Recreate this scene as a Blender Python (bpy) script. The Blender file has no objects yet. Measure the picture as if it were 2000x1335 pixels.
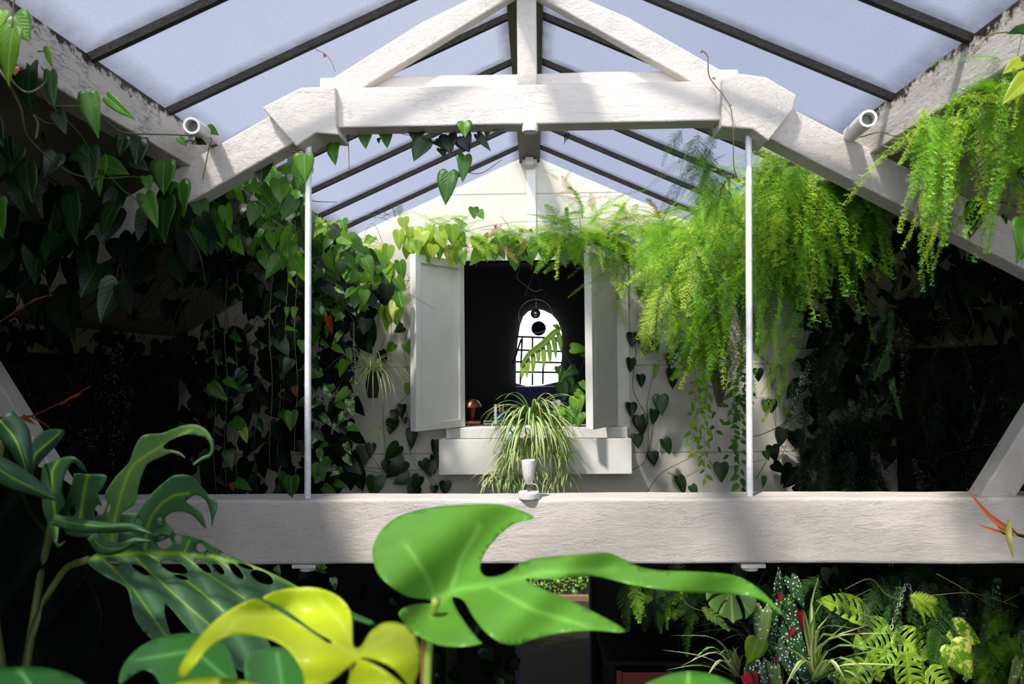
import bpy, math, random
from math import sin, cos, pi, atan2, sqrt
from mathutils import Vector, Matrix, noise
from mathutils.geometry import delaunay_2d_cdt
random.seed(7)
SC = bpy.context.scene
COL = SC.collection
V = Vector
# ------------------------------------------------------------------ camera
F = 1500.0
CAM = V((0, 0, 3.1))
_y, _p, _r = 0.0307, 0.0317, 0.009
FWD = V((-sin(_y) * cos(_p), cos(_y) * cos(_p), sin(_p)))
RT0 = V((cos(_y), sin(_y), 0))
UP0 = RT0.cross(FWD)
RT = RT0 * cos(_r) - UP0 * sin(_r)
UP = UP0 * cos(_r) + RT0 * sin(_r)
cam_d = bpy.data.cameras.new('camera')
cam = bpy.data.objects.new('camera', cam_d)
COL.objects.link(cam)
cam_d.sensor_width = 36
cam_d.lens = 36 * F / 2000
m = Matrix((RT, UP, -FWD)).transposed().to_4x4()
m.translation = CAM
cam.matrix_world = m
cam_d.clip_start = 0.02
cam_d.dof.use_dof = True
cam_d.dof.focus_distance = 4.2
cam_d.dof.aperture_fstop = 6.3
SC.camera = cam

YS = [0.0]      # depth shift of the group being placed
def P(px, py, Y):
    "point of the plane y=Y seen at photo position px,py"
    d = FWD + RT * ((px - 1000) / F) + UP * ((667.5 - py) / F)
    return CAM + d * ((Y + YS[0]) / d.y)

# ------------------------------------------------------------------ mesh builder
class MB:
    def __init__(s):
        s.v = []; s.f = []; s.uv = []; s.lr = []; s.mi = []; s.vein = []
    def add(s, verts, faces, uvs=None, lr=0.5, mi=0, vein=None):
        o = len(s.v)
        s.v += [tuple(p) for p in verts]
        s.f += [tuple(i + o for i in f) for f in faces]
        s.uv += uvs if uvs else [(0.0, 0.0)] * len(verts)
        s.lr += [lr] * len(verts)
        s.vein += vein if vein else [0.0] * len(verts)
        s.mi += [mi] * len(faces)
    def mesh(s, name, mats, smooth=True):
        me = bpy.data.meshes.new(name)
        me.from_pydata(s.v, [], s.f)
        if not isinstance(mats, (list, tuple)): mats = [mats]
        for m_ in mats: me.materials.append(m_)
        n = len(s.f)
        me.polygons.foreach_set('use_smooth', [smooth] * n)
        if any(s.mi): me.polygons.foreach_set('material_index', s.mi)
        uvl = me.uv_layers.new(name='UVMap')
        li = [0] * len(me.loops); me.loops.foreach_get('vertex_index', li)
        flat = []
        for i in li: flat += s.uv[i]
        uvl.data.foreach_set('uv', flat)
        a = me.attributes.new('lr', 'FLOAT', 'POINT'); a.data.foreach_set('value', s.lr)
        a = me.attributes.new('vein', 'FLOAT', 'POINT'); a.data.foreach_set('value', s.vein)
        me.update()
        return me
    def build(s, name, mats, parent=None, smooth=True):
        o = bpy.data.objects.new(name, s.mesh(name, mats, smooth))
        COL.objects.link(o)
        if name in ('base', 'shade', 'lamp_housing', 'body', 'rim', 'pot', 'pipe_stub', 'lens', 'plug', 'round_disc', 'glass_tube', 'cork', 'pole'): o.data.set_sharp_from_angle(angle=0.7)
        if parent: attach(o, parent)
        return o

def attach(o, parent):
    o.parent = parent
    o.matrix_parent_inverse = Matrix.Translation(-parent.location) if parent.parent is None else Matrix.Translation(-(parent.location))

def tag(o, label=None, cat=None, group=None, kind=None):
    if label: o['label'] = label
    if cat: o['category'] = cat
    if group: o['group'] = group
    if kind: o['kind'] = kind
    return o

def thing(name, loc, label, cat, group=None):
    o = bpy.data.objects.new(name, None); COL.objects.link(o)
    o.location = loc; o.empty_display_size = 0.05
    return tag(o, label, cat, group)

def struct(name, mb, m_, label=None):
    o = mb.build(name, m_, smooth=False); o['kind'] = 'structure'
    if label: o['label'] = label
    return o

def box(mb, x0, x1, y0, y1, z0, z1, mi=0):
    v = [(x, y, z) for z in (z0, z1) for y in (y0, y1) for x in (x0, x1)]
    mb.add(v, [(0, 2, 3, 1), (4, 5, 7, 6), (0, 1, 5, 4), (2, 6, 7, 3), (0, 4, 6, 2), (1, 3, 7, 5)], mi=mi)

def prism(mb, pts, y0, y1, mi=0):
    "pts = (x,z) polygon, extruded y0..y1"
    n = len(pts)
    v = [(x, y0, z) for x, z in pts] + [(x, y1, z) for x, z in pts]
    f = [tuple(range(n))[::-1], tuple(range(n, 2 * n))]
    for i in range(n):
        j = (i + 1) % n
        f.append((i, j, j + n, i + n))
    mb.add(v, f, mi=mi)

def pprism(mb, pxs, Y, depth, mi=0):
    pts = [(P(a, b, Y).x, P(a, b, Y).z) for a, b in pxs]
    prism(mb, pts, Y, Y + depth, mi)

def bevel(o, w=0.006, seg=2):
    b = o.modifiers.new('bevel', 'BEVEL'); b.width = w; b.segments = seg; b.limit_method = 'ANGLE'
    b.angle_limit = 0.6
    return o

def frame_of(d):
    d = d.normalized()
    a = V((0, 0, 1)) if abs(d.z) < 0.9 else V((1, 0, 0))
    x = d.cross(a).normalized()
    return x, x.cross(d).normalized()

def smooth_path(pts, k=4):
    pts = [V(p) for p in pts]
    if len(pts) < 3: return pts
    out = []
    q = [pts[0] * 2 - pts[1]] + pts + [pts[-1] * 2 - pts[-2]]
    for i in range(1, len(q) - 2):
        a, b, c, d = q[i - 1], q[i], q[i + 1], q[i + 2]
        for j in range(k):
            t = j / k
            out.append(0.5 * ((2 * b) + (c - a) * t + (2 * a - 5 * b + 4 * c - d) * t * t + (3 * b - a - 3 * c + d) * t ** 3))
    out.append(pts[-1])
    return out

def tube(mb, pts, r, seg=6, mi=0, r1=None, caps=True, lr=0.5):
    pts = [V(p) for p in pts]
    n = len(pts); v = []; f = []; uv = []
    for i, p in enumerate(pts):
        d = pts[min(i + 1, n - 1)] - pts[max(i - 1, 0)]
        if d.length < 1e-7: d = V((0, 0, 1))
        x, y = frame_of(d)
        rr = r if r1 is None else r + (r1 - r) * i / (n - 1)
        for k in range(seg):
            a = 2 * pi * k / seg
            v.append(p + x * (cos(a) * rr) + y * (sin(a) * rr)); uv.append((k / seg, i / n))
    for i in range(n - 1):
        for k in range(seg):
            k2 = (k + 1) % seg
            f.append((i * seg + k, i * seg + k2, (i + 1) * seg + k2, (i + 1) * seg + k))
    if caps:
        f.append(tuple(range(seg))[::-1]); f.append(tuple(range((n - 1) * seg, n * seg)))
    mb.add(v, f, uv, lr, mi)

def lathe(mb, prof, c, seg=24, mi=0, axis='z', tilt=None):
    "prof: list of (r, h)"
    c = V(c); v = []; f = []
    n = len(prof)
    for r, h in prof:
        for k in range(seg):
            a = 2 * pi * k / seg
            p = V((cos(a) * r, sin(a) * r, h)) if axis == 'z' else V((cos(a) * r, h, sin(a) * r))
            if tilt: p = tilt @ p
            v.append(c + p)
    for i in range(n - 1):
        for k in range(seg):
            k2 = (k + 1) % seg
            f.append((i * seg + k, i * seg + k2, (i + 1) * seg + k2, (i + 1) * seg + k))
    if prof[0][0] > 1e-5: f.append(tuple(range(seg))[::-1])
    if prof[-1][0] > 1e-5: f.append(tuple(range((n - 1) * seg, n * seg)))
    mb.add(v, f, mi=mi)

def rnd(a, b): return random.uniform(a, b)

# ------------------------------------------------------------------ materials
class NT:
    def __init__(s, name):
        s.m = bpy.data.materials.new(name); s.m.use_nodes = True
        s.t = s.m.node_tree; s.t.nodes.clear()
        s.out = s.n('ShaderNodeOutputMaterial')
    def n(s, typ, **kw):
        nd = s.t.nodes.new(typ)
        for k, v in kw.items():
            if k.startswith('_'): setattr(nd, k[1:], v)
            else:
                key = k.replace('__', ' ')
                nd.inputs[int(key[1:]) if key[0] == 'i' and key[1:].isdigit() else key].default_value = v
        return nd
    def l(s, a, b): s.t.links.new(a, b)
    def math(s, op, a, b=None, c=None, clamp=False):
        nd = s.n('ShaderNodeMath', _operation=op, _use_clamp=clamp)
        for i, q in enumerate((a, b, c)):
            if q is None: continue
            if isinstance(q, (int, float)): nd.inputs[i].default_value = q
            else: s.l(q, nd.inputs[i])
        return nd.outputs[0]
    def mix(s, fac, a, b, mode='MIX'):
        nd = s.n('ShaderNodeMix', _data_type='RGBA', _blend_type=mode)
        for i, q in ((0, fac), (6, a), (7, b)):
            if isinstance(q, (int, float)): nd.inputs[i].default_value = q
            elif isinstance(q, tuple): nd.inputs[i].default_value = (*q, 1) if len(q) == 3 else q
            else: s.l(q, nd.inputs[i])
        return nd.outputs[2]
    def ramp(s, fac, stops):
        nd = s.n('ShaderNodeValToRGB')
        e = nd.color_ramp.elements
        while len(e) < len(stops): e.new(0.5)
        for i, (p, c) in enumerate(stops):
            e[i].position = p; e[i].color = (*c, 1) if isinstance(c, tuple) else (c, c, c, 1)
        s.l(fac, nd.inputs[0]); return nd.outputs[0]
    def noise(s, scale, vec=None, detail=4, rough=0.6):
        nd = s.n('ShaderNodeTexNoise', Scale=scale, Detail=detail, Roughness=rough)
        if vec: s.l(vec, nd.inputs['Vector'])
        return nd.outputs[0]

def lin(r, g, b):
    f = lambda c: ((c / 255 + 0.055) / 1.055) ** 2.4 if c > 10 else c / 255 / 12.92
    return (f(r), f(g), f(b))

def mat_plain(name, col, rough=0.5, metal=0.0, bump=0, bscale=40, spec=0.5, emit=None, estr=0):
    t = NT(name)
    b = t.n('ShaderNodeBsdfPrincipled', Roughness=rough, Metallic=metal)
    b.inputs['Specular IOR Level'].default_value = spec
    co = t.n('ShaderNodeTexCoord').outputs['Object']
    nz = t.noise(bscale, co)
    c = t.mix(t.ramp(nz, [(0.3, 0.0), (0.7, 1.0)]), tuple(x * 0.8 for x in col), tuple(min(1, x * 1.08) for x in col))
    t.l(c, b.inputs['Base Color'])
    if bump:
        bp = t.n('ShaderNodeBump', Strength=bump, Distance=0.01); t.l(nz, bp.inputs['Height']); t.l(bp.outputs[0], b.inputs['Normal'])
    if emit:
        b.inputs['Emission Color'].default_value = (*emit, 1); b.inputs['Emission Strength'].default_value = estr
    t.l(b.outputs[0], t.out.inputs[0]); return t.m

def mat_paint(name, col=(0.61, 0.565, 0.51), scale=(3, 12, 30), bump=0.6, dirt=0.0, dist=0.02, grain=1.0):
    "thick old white gloss paint on rough sawn timber"
    t = NT(name)
    b = t.n('ShaderNodeBsdfPrincipled', Roughness=0.5)
    b.inputs['Specular IOR Level'].default_value = 0.3
    co = t.n('ShaderNodeTexCoord').outputs['Object']
    mp = t.n('ShaderNodeMapping'); mp.inputs['Scale'].default_value = scale; t.l(co, mp.inputs[0])
    n1 = t.noise(1.6, mp.outputs[0], 8, 0.7)
    n2 = t.noise(95, co, 4, 0.6)
    # flaked cracks
    crk = t.noise(2.2, mp.outputs[0], 5, 0.55)
    c1 = t.math('ABSOLUTE', t.math('SUBTRACT', crk, 0.5))
    crack = t.ramp(c1, [(0.0, 0.0), (0.022, 1.0)])
    pres = t.ramp(t.noise(5, co, 3), [(0.5, 0.0), (0.6, 1.0)])
    crack2 = t.mix(pres, (1, 1, 1), crack)
    h = t.math('ADD', t.math('MULTIPLY', n1, 0.8), t.math('MULTIPLY', n2, 0.16))
    h = t.math('ADD', h, t.math('MULTIPLY', crack2, 0.25 * grain))
    mp2 = t.n('ShaderNodeMapping'); mp2.inputs['Scale'].default_value = (scale[0] * .4, scale[1] * 1.6, scale[2] * 2.2); t.l(co, mp2.inputs[0])
    hc = t.ramp(t.math('ABSOLUTE', t.math('SUBTRACT', t.noise(1.5, mp2.outputs[0], 2, 0.4), 0.46)), [(0.0, 0.0), (0.008, 1.0)])
    hm = t.ramp(t.noise(4, co, 2), [(0.45, 0.0), (0.52, 1.0)])
    h = t.math('ADD', h, t.math('MULTIPLY', t.mix(hm, (1, 1, 1), hc), 0.22))
    bp = t.n('ShaderNodeBump', Strength=bump, Distance=dist); t.l(h, bp.inputs['Height']); t.l(bp.outputs[0], b.inputs['Normal'])
    base = t.mix(t.ramp(t.noise(7, co), [(0.35, 0.0), (0.65, 1.0)]), tuple(x * 0.93 for x in col), col)
    base = t.mix(t.math('MULTIPLY', t.math('SUBTRACT', 1.0, crack2), 0.35 * grain), base, tuple(x * 0.35 for x in col))
    if dirt:
        spz = t.n('ShaderNodeSeparateXYZ'); t.l(co, spz.inputs[0])
        zr = t.math('MULTIPLY', t.math('SUBTRACT', spz.outputs[2], 3.93), 9.0, clamp=True)
        dn = t.math('ADD', t.math('MULTIPLY', t.noise(16, co, 9, 0.75), 0.9), t.math('MULTIPLY', t.math('SUBTRACT', t.math('MULTIPLY', zr, zr), 0.25), 0.26))
        dm = t.ramp(dn, [(0.60 - dirt * 0.2, 0.0), (0.68 - dirt * 0.2, 1.0)])
        base = t.mix(dm, base, (0.03, 0.02, 0.012))
    t.l(base, b.inputs['Base Color'])
    t.l(b.outputs[0], t.out.inputs[0]); return t.m

def mat_leaf(name, c1, c2, vein=None, trans=0.35, tcol=None, rough=0.38, side=7.0, veinw=0.5, varieg=None, spots=None, back=None, coat=0.0, spec=0.4):
    t = NT(name)
    b = t.n('ShaderNodeBsdfPrincipled', Roughness=rough)
    b.inputs['Specular IOR Level'].default_value = spec
    b.inputs['Coat Weight'].default_value = coat
    uv = t.n('ShaderNodeUVMap', _uv_map='UVMap').outputs[0]
    sp = t.n('ShaderNodeSeparateXYZ'); t.l(uv, sp.inputs[0])
    lr = t.n('ShaderNodeAttribute', _attribute_name='lr').outputs['Fac']
    va = t.n('ShaderNodeAttribute', _attribute_name='vein').outputs['Fac']
    au = t.math('ABSOLUTE', t.math('SUBTRACT', sp.outputs[0], 0.5))      # 0 mid .. 0.5 edge
    ph = t.math('SUBTRACT', t.math('MULTIPLY', sp.outputs[1], side), t.math('MULTIPLY', au, side * 0.75))
    tri = t.math('ABSOLUTE', t.math('SUBTRACT', t.math('FRACT', ph), 0.5))    # 0.5 at line
    sv = t.ramp(tri, [(0.40, 0.0), (0.5, 0.55)])
    mid = t.ramp(au, [(0.012, 1.0), (0.035, 0.0)])
    nz = t.noise(30, t.n('ShaderNodeTexCoord').outputs['Object'], 3)
    col = t.mix(lr, c1, c2)
    col = t.mix(t.math('MULTIPLY', nz, 0.35), col, tuple(x * 0.5 for x in c1))
    if varieg:
        vn = t.noise(26, t.n('ShaderNodeTexCoord').outputs['Object'], 5, 0.7)
        col = t.mix(t.ramp(vn, [(0.50, 0.0), (0.56, 1.0)]), col, varieg)
    if vein is None: vein = tuple(min(1, x * 1.6 + 0.03) for x in c2)
    vm = t.math('MAXIMUM', t.math('MAXIMUM', t.math('MULTIPLY', sv, veinw * 0.7), t.math('MULTIPLY', mid, veinw)), va)
    col = t.mix(t.math('MINIMUM', vm, 1.0), col, vein)
    if spots:
        vo = t.n('ShaderNodeTexVoronoi', Scale=spots[0]); t.l(t.n('ShaderNodeTexCoord').outputs['Object'], vo.inputs['Vector'])
        col = t.mix(t.ramp(vo.outputs['Distance'], [(0.26, 1.0), (0.32, 0.0)]), col, spots[1])
    if back:
        g = t.n('ShaderNodeNewGeometry').outputs['Backfacing']
        col = t.mix(g, col, back)
    t.l(col, b.inputs['Base Color'])
    h = t.math('ADD', t.math('MULTIPLY', t.math('MAXIMUM', sv, mid), -0.6), t.math('MULTIPLY', nz, 0.3))
    bp = t.n('ShaderNodeBump', Strength=0.35, Distance=0.004); t.l(h, bp.inputs['Height']); t.l(bp.outputs[0], b.inputs['Normal'])
    tr = t.n('ShaderNodeBsdfTranslucent')
    tc = t.mix(0.6, col, tcol if tcol else tuple(min(1, x * 1.5) for x in c2))
    t.l(tc, tr.inputs[0])
    mx = t.n('ShaderNodeMixShader'); mx.inputs[0].default_value = trans
    t.l(b.outputs[0], mx.inputs[1]); t.l(tr.outputs[0], mx.inputs[2])
    t.l(mx.outputs[0], t.out.inputs[0]); return t.m

def mat_strap(name, green, cream, edge=True, lo=0.13, hi=0.2):
    "striped spider-plant blade: stripe across u"
    t = NT(name)
    b = t.n('ShaderNodeBsdfPrincipled', Roughness=0.45)
    uv = t.n('ShaderNodeUVMap', _uv_map='UVMap').outputs[0]
    sp = t.n('ShaderNodeSeparateXYZ'); t.l(uv, sp.inputs[0])
    au = t.math('ABSOLUTE', t.math('SUBTRACT', sp.outputs[0], 0.5))
    f = t.ramp(au, [(lo, 0.0), (hi, 1.0)])
    lr = t.n('ShaderNodeAttribute', _attribute_name='lr').outputs['Fac']
    g2 = t.mix(lr, green, tuple(x * 1.6 for x in green))
    col = t.mix(f, cream, g2) if not edge else t.mix(f, g2, cream)
    t.l(col, b.inputs['Base Color'])
    tr = t.n('ShaderNodeBsdfTranslucent'); t.l(col, tr.inputs[0])
    mx = t.n('ShaderNodeMixShader'); mx.inputs[0].default_value = 0.3
    t.l(b.outputs[0], mx.inputs[1]); t.l(tr.outputs[0], mx.inputs[2]); t.l(mx.outputs[0], t.out.inputs[0])
    return t.m

def mat_glazing():
    t = NT('frosted corrugated roof glazing')
    co = t.n('ShaderNodeTexCoord').outputs['Object']
    sp = t.n('ShaderNodeSeparateXYZ'); t.l(co, sp.inputs[0])
    # grime gathers beside the glazing bars (every 0.49 m) and at both ends of a sheet
    fy = t.math('ABSOLUTE', t.math('SUBTRACT', t.math('FRACT', t.math('DIVIDE', t.math('SUBTRACT', sp.outputs[1], 0.29), 0.49)), 0.5))
    e1 = t.ramp(fy, [(0.36, 0.0), (0.49, 1.0)])
    ax = t.math('ABSOLUTE', t.math('ADD', sp.outputs[0], 0.03))
    e2 = t.ramp(ax, [(0.08, 1.0), (0.14, 0.0)])
    e3 = t.ramp(t.math('MULTIPLY', ax, 0.7), [(0.86, 0.0), (0.93, 1.0)])
    edge = t.math('MAXIMUM', e1, t.math('MAXIMUM', e2, e3))
    nz = t.noise(14, co, 6, 0.7)
    dirt = t.math('MULTIPLY', t.math('MULTIPLY', edge, nz), 1.1, clamp=True)
    # embossed wire-cast ripple
    wv = t.n('ShaderNodeTexWave', Scale=48.0, Distortion=2.5, Detail=1.0, _bands_direction='DIAGONAL'); t.l(co, wv.inputs['Vector'])
    wv2 = t.noise(160, co, 2)
    rip = t.math('ADD', t.math('MULTIPLY', wv.outputs['Fac'], 0.3), t.math('MULTIPLY', t.ramp(wv2, [(0.35, 0.0), (0.65, 1.0)]), 0.7))
    streak = t.noise(1.7, co, 5, 0.7)
    tint = t.mix(rip, (0.80, 0.84, 0.93), (1.0, 1.0, 1.0))
    tint = t.mix(t.ramp(streak, [(0.3, 0.0), (0.75, 0.30)]), tint, (0.80, 0.84, 0.92))
    tint = t.mix(t.math('MULTIPLY', dirt, 0.7), tint, (0.30, 0.27, 0.22))
    tp = t.n('ShaderNodeBsdfTransparent'); t.l(tint, tp.inputs[0])
    tl = t.n('ShaderNodeBsdfTranslucent'); t.l(t.mix(dirt, (0.9, 0.9, 0.92), (0.25, 0.22, 0.18)), tl.inputs[0])
    mx = t.n('ShaderNodeMixShader'); mx.inputs[0].default_value = 0.08
    t.l(tp.outputs[0], mx.inputs[1]); t.l(tl.outputs[0], mx.inputs[2])
    t.l(mx.outputs[0], t.out.inputs[0]); return t.m

def mat_boards(name, col, pitch=0.16, axis=2, dark=0.25, rough=0.55):
    "painted boards with shadow-gap joints every pitch along one axis"
    t = NT(name)
    b = t.n('ShaderNodeBsdfPrincipled', Roughness=rough); b.inputs['Specular IOR Level'].default_value = 0.25
    co = t.n('ShaderNodeTexCoord').outputs['Object']
    sp = t.n('ShaderNodeSeparateXYZ'); t.l(co, sp.inputs[0])
    fr = t.math('ABSOLUTE', t.math('SUBTRACT', t.math('FRACT', t.math('DIVIDE', sp.outputs[axis], pitch)), 0.5))
    j = t.ramp(fr, [(0.488, 0.0), (0.496, 1.0)])
    nz = t.noise(9, co, 6, 0.65)
    c = t.mix(t.ramp(nz, [(0.35, 0.0), (0.7, 1.0)]), tuple(x * 0.88 for x in col), col)
    c = t.mix(t.math('MULTIPLY', j, 0.55), c, tuple(x * dark for x in col))
    t.l(c, b.inputs['Base Color'])
    h = t.math('SUBTRACT', t.math('MULTIPLY', t.noise(40, co, 5), 0.25), j)
    bp = t.n('ShaderNodeBump', Strength=0.4, Distance=0.004); t.l(h, bp.inputs['Height']); t.l(bp.outputs[0], b.inputs['Normal'])
    t.l(b.outputs[0], t.out.inputs[0]); return t.m

M = {}
M['beam'] = mat_paint('thick white paint on beam', scale=(4, 9, 13), bump=0.5, grain=0.6)
M['rafter'] = mat_paint('thick white paint on rafters', scale=(16, 16, 16), bump=0.7, grain=0.4)
M['smoothwhite'] = mat_paint('white painted joinery', scale=(6, 6, 6), bump=0.18, dist=0.004, grain=0.15, col=(0.73, 0.71, 0.66))
M['purlin'] = mat_paint('white purlin paint with moss and grime', scale=(14, 3, 14), bump=0.8, dirt=0.35)
M['ridge'] = mat_paint('grimy ridge beam', scale=(14, 3, 14), bump=0.6, dirt=0.75, col=(0.42, 0.40, 0.33))
M['bar'] = mat_plain('dark mossy glazing bar', (0.008, 0.006, 0.005), 0.9, bump=1.0, bscale=60)
M['glaze'] = mat_glazing()
M['wall'] = mat_boards('cream painted gable boards', (0.60, 0.57, 0.49), 0.62, 2)
M['ceil'] = mat_boards('ceiling boards darkened for shade', (0.15, 0.13, 0.09), 0.2, 0)  # white boards on the left, their shade put into the base colour
M['ceil2'] = mat_boards('painted ceiling boards', (0.42, 0.39, 0.31), 0.2, 0)  # lighter copy of the same boards for the lit right slope
M['darkwall'] = mat_boards('timber wall darkened for shade', (0.010, 0.009, 0.007), 0.2, 2)  # near-black base colour stands in for the shade on these walls
M['floor'] = mat_plain('dark wet floor', (0.016, 0.014, 0.014), 0.12, bump=0.8, bscale=5)
M['metalwhite'] = mat_plain('white enamel tube', (0.80, 0.81, 0.84), 0.3, bump=0.05)
M['pvc'] = mat_plain('white pvc pipe', (0.75, 0.73, 0.70), 0.35)
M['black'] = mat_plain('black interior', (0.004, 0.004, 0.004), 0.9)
M['lampgrey'] = mat_plain('grey lens', (0.12, 0.12, 0.12), 0.3)
# ------------------------------------------------------------------ room shell
XC = -0.03
D1 = 2.9; D2 = 5.5
GZ = 4.64; GS = 0.447          # glazing ridge height and slope
HP = 1.30                      # half distance of purlins from the ridge
YN = -3.2                      # building continues behind the camera
ZE = 3.33; XE = 2.56           # eave plate
def gz(ax): return GZ - GS * ax

for n_, sgn in ((1, -1), (2, 1)):
    mb = MB()
    th = 0.006
    a = (XC, gz(0)); b_ = (XC + sgn * (HP + 0.16), gz(HP + 0.16))
    ys = [YN, D2 + 0.3]
    v = []
    for (x, z) in (a, b_):
        for y in ys:
            v.append((x, y, z)); v.append((x, y, z + th))
    mb.add(v, [(0, 2, 6, 4), (1, 5, 7, 3), (0, 1, 3, 2), (4, 6, 7, 5), (0, 4, 5, 1), (2, 3, 7, 6)])
    w = struct('window_%d' % n_, mb, M['glaze'], ('left' if sgn < 0 else 'right') + ' slope of frosted corrugated roof glazing over the greenhouse')
    y = 2.25 - 0.49 * 11
    while y < D2 + 0.1:
        m2 = MB()
        pts = [(XC + sgn * 0.05, y, gz(0.05) - 0.016), (XC + sgn * (HP + 0.05), y, gz(HP + 0.05) - 0.016)]
        x0, z0 = pts[0][0], pts[0][2]; x1, z1 = pts[1][0], pts[1][2]
        hw = 0.011; hh = 0.014
        vv = [(x, y + dy, z + dz) for (x, z) in ((x0, z0), (x1, z1)) for dy in (-hw, hw) for dz in (-hh, hh)]
        m2.add(vv, [(0, 1, 3, 2), (4, 6, 7, 5), (0, 4, 5, 1), (2, 3, 7, 6), (0, 2, 6, 4), (1, 5, 7, 3)])
        m2.build('glazing_bar', M['bar'], w, smooth=False)
        y += 0.49

# ridge board, purlins
mb = MB(); box(mb, XC - 0.074, XC + 0.074, YN, D2, GZ - 0.075, GZ - 0.012)
r_ = mb.build('ridge_beam', M['ridge'], smooth=False); bevel(r_, 0.004)
tag(r_, 'grimy timber ridge beam along the very top of the glass roof', 'beam')
mb = MB(); box(mb, XC - 0.028, XC + 0.026, D2 - 0.16, D2 - 0.02, GZ - 0.125, GZ - 0.075)
box(mb, XC - 0.052, XC + 0.052, D2 - 0.10, D2 - 0.02, GZ - 0.105, GZ - 0.075)
q_ = mb.build('ridge_bracket', M['rafter'], r_, smooth=False)
for sgn, lb in ((-1, 'white painted purlin with peeling grimy paint along the left edge of the glass roof'), (1, 'white painted purlin along the right edge of the glass roof above the ferns')):
    mb = MB()
    xi = XC + sgn * HP; xo = XC + sgn * (HP + 0.10)
    box(mb, min(xi, xo), max(xi, xo), YN, D2, gz(HP) - 0.17, gz(HP) - 0.012)
    o = mb.build('purlin', M['purlin'], smooth=False); bevel(o, 0.006)
    tag(o, lb, 'beam', None)

# opaque sloping ceilings, eave plates, side walls, gable
for n_, (sgn, side) in enumerate(((-1, 'left'), (1, 'right'))):
    mb = MB()
    x0 = XC + sgn * (HP + 0.10); z0 = gz(HP) - 0.05
    x1 = XC + sgn * XE; z1 = ZE
    v = []
    for (x, z) in ((x0, z0), (x1, z1)):
        for y in (YN, D2):
            v.append((x, y, z)); v.append((x, y, z + 0.03))
    mb.add(v, [(0, 2, 6, 4), (1, 5, 7, 3), (0, 1, 3, 2), (4, 6, 7, 5), (0, 4, 5, 1), (2, 3, 7, 6)])
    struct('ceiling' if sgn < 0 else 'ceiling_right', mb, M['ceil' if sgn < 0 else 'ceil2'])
    mb = MB(); xa = XC + sgn * (XE - 0.12); xb = XC + sgn * XE
    box(mb, min(xa, xb), max(xa, xb), YN, D2, ZE - 0.14, ZE - 0.004)
    struct('trim_%d' % (n_ + 1), mb, M['ceil'])
    mb = MB(); xa = XC + sgn * XE; xb = XC + sgn * (XE + 0.1)
    box(mb, min(xa, xb), max(xa, xb), YN, 7.3, 0, ZE + 0.03)
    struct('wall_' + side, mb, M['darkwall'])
# gable wall with the window opening
wx0 = P(893, 700, D2).x; wx1 = P(1199, 700, D2).x
wz0 = P(1046, 833, D2).z; wz1 = P(1046, 508, D2).z
zb = 2.02
mb = MB()
gt = lambda x: min(gz(abs(x - XC)) - 0.012, gz(HP) - 0.05 - (abs(x - XC) - HP - 0.1) * ((gz(HP) - 0.05 - ZE) / (XE - HP - 0.1))) if abs(x - XC) > HP + .1 else gz(abs(x - XC)) - 0.012
xs = [XC - XE, XC - HP - 0.1, wx0]
prism(mb, [(XC - XE, zb), (wx0, zb), (wx0, gt(wx0)), (XC - HP - 0.1, gt(XC - HP - .1)), (XC - XE, ZE)], D2, D2 + 0.12)
prism(mb, [(wx0, wz1), (wx1, wz1), (wx1, gt(wx1)), (XC, gt(XC)), (wx0, gt(wx0))], D2, D2 + 0.12)
prism(mb, [(wx0, zb), (wx1, zb), (wx1, wz0), (wx0, wz0)], D2, D2 + 0.12)
prism(mb, [(wx1, zb), (XC + XE, zb), (XC + XE, ZE), (XC + HP + 0.1, gt(XC + HP + .1)), (wx1, gt(wx1))], D2, D2 + 0.12)
struct('wall_gable', mb, M['wall'])
mb = MB(); box(mb, P(1037, 400, D2).x - 0.03, P(1037, 400, D2).x + 0.035, D2 - 0.018, D2 - 0.001, wz1 + 0.1, gz(0) - 0.125)
struct('trim_3', mb, M['smoothwhite'])
# casing boards round the opening
fr = MB()
box(fr, wx0 - 0.10, wx0, D2 - 0.022, D2 + 0.12, wz0 - 0.01, wz1 + 0.09)
box(fr, wx1, wx1 + 0.105, D2 - 0.022, D2 + 0.12, wz0 - 0.01, wz1 + 0.09)
box(fr, wx0, wx1, D2 - 0.022, D2 + 0.12, wz1, wz1 + 0.09)
wf = struct('window_3', fr, M['smoothwhite'], 'white window casing in the gable wall around the dark opening')
sl = MB(); box(sl, P(872, 840, 5.42).x, P(1225, 840, 5.42).x, 5.40, D2 + 0.14, P(1046, 856, 5.4).z, P(1046, 834, 5.4).z)
s_ = sl.build('window_sill', M['smoothwhite'], wf, smooth=False); bevel(s_, 0.004)

mb = MB(); nx = 1.45; nz = 1.5
prism(mb, [(XC - XE, 0), (XC + XE, 0), (XC + XE, nz), (XC - XE, nz)], YN - 0.1, YN)
prism(mb, [(XC - XE, nz), (XC - .5, nz), (XC - .5, gt(XC - .5)), (XC - HP - .1, gt(XC - HP - .1)), (XC - XE, ZE)], YN - 0.1, YN)
prism(mb, [(XC + nx, nz), (XC + XE, nz), (XC + XE, ZE), (XC + nx, gt(XC + nx))], YN - 0.1, YN)
struct('wall_near', mb, M['darkwall'])  # unseen wall, its opening shaped to admit frontal fill, less at left
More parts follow.
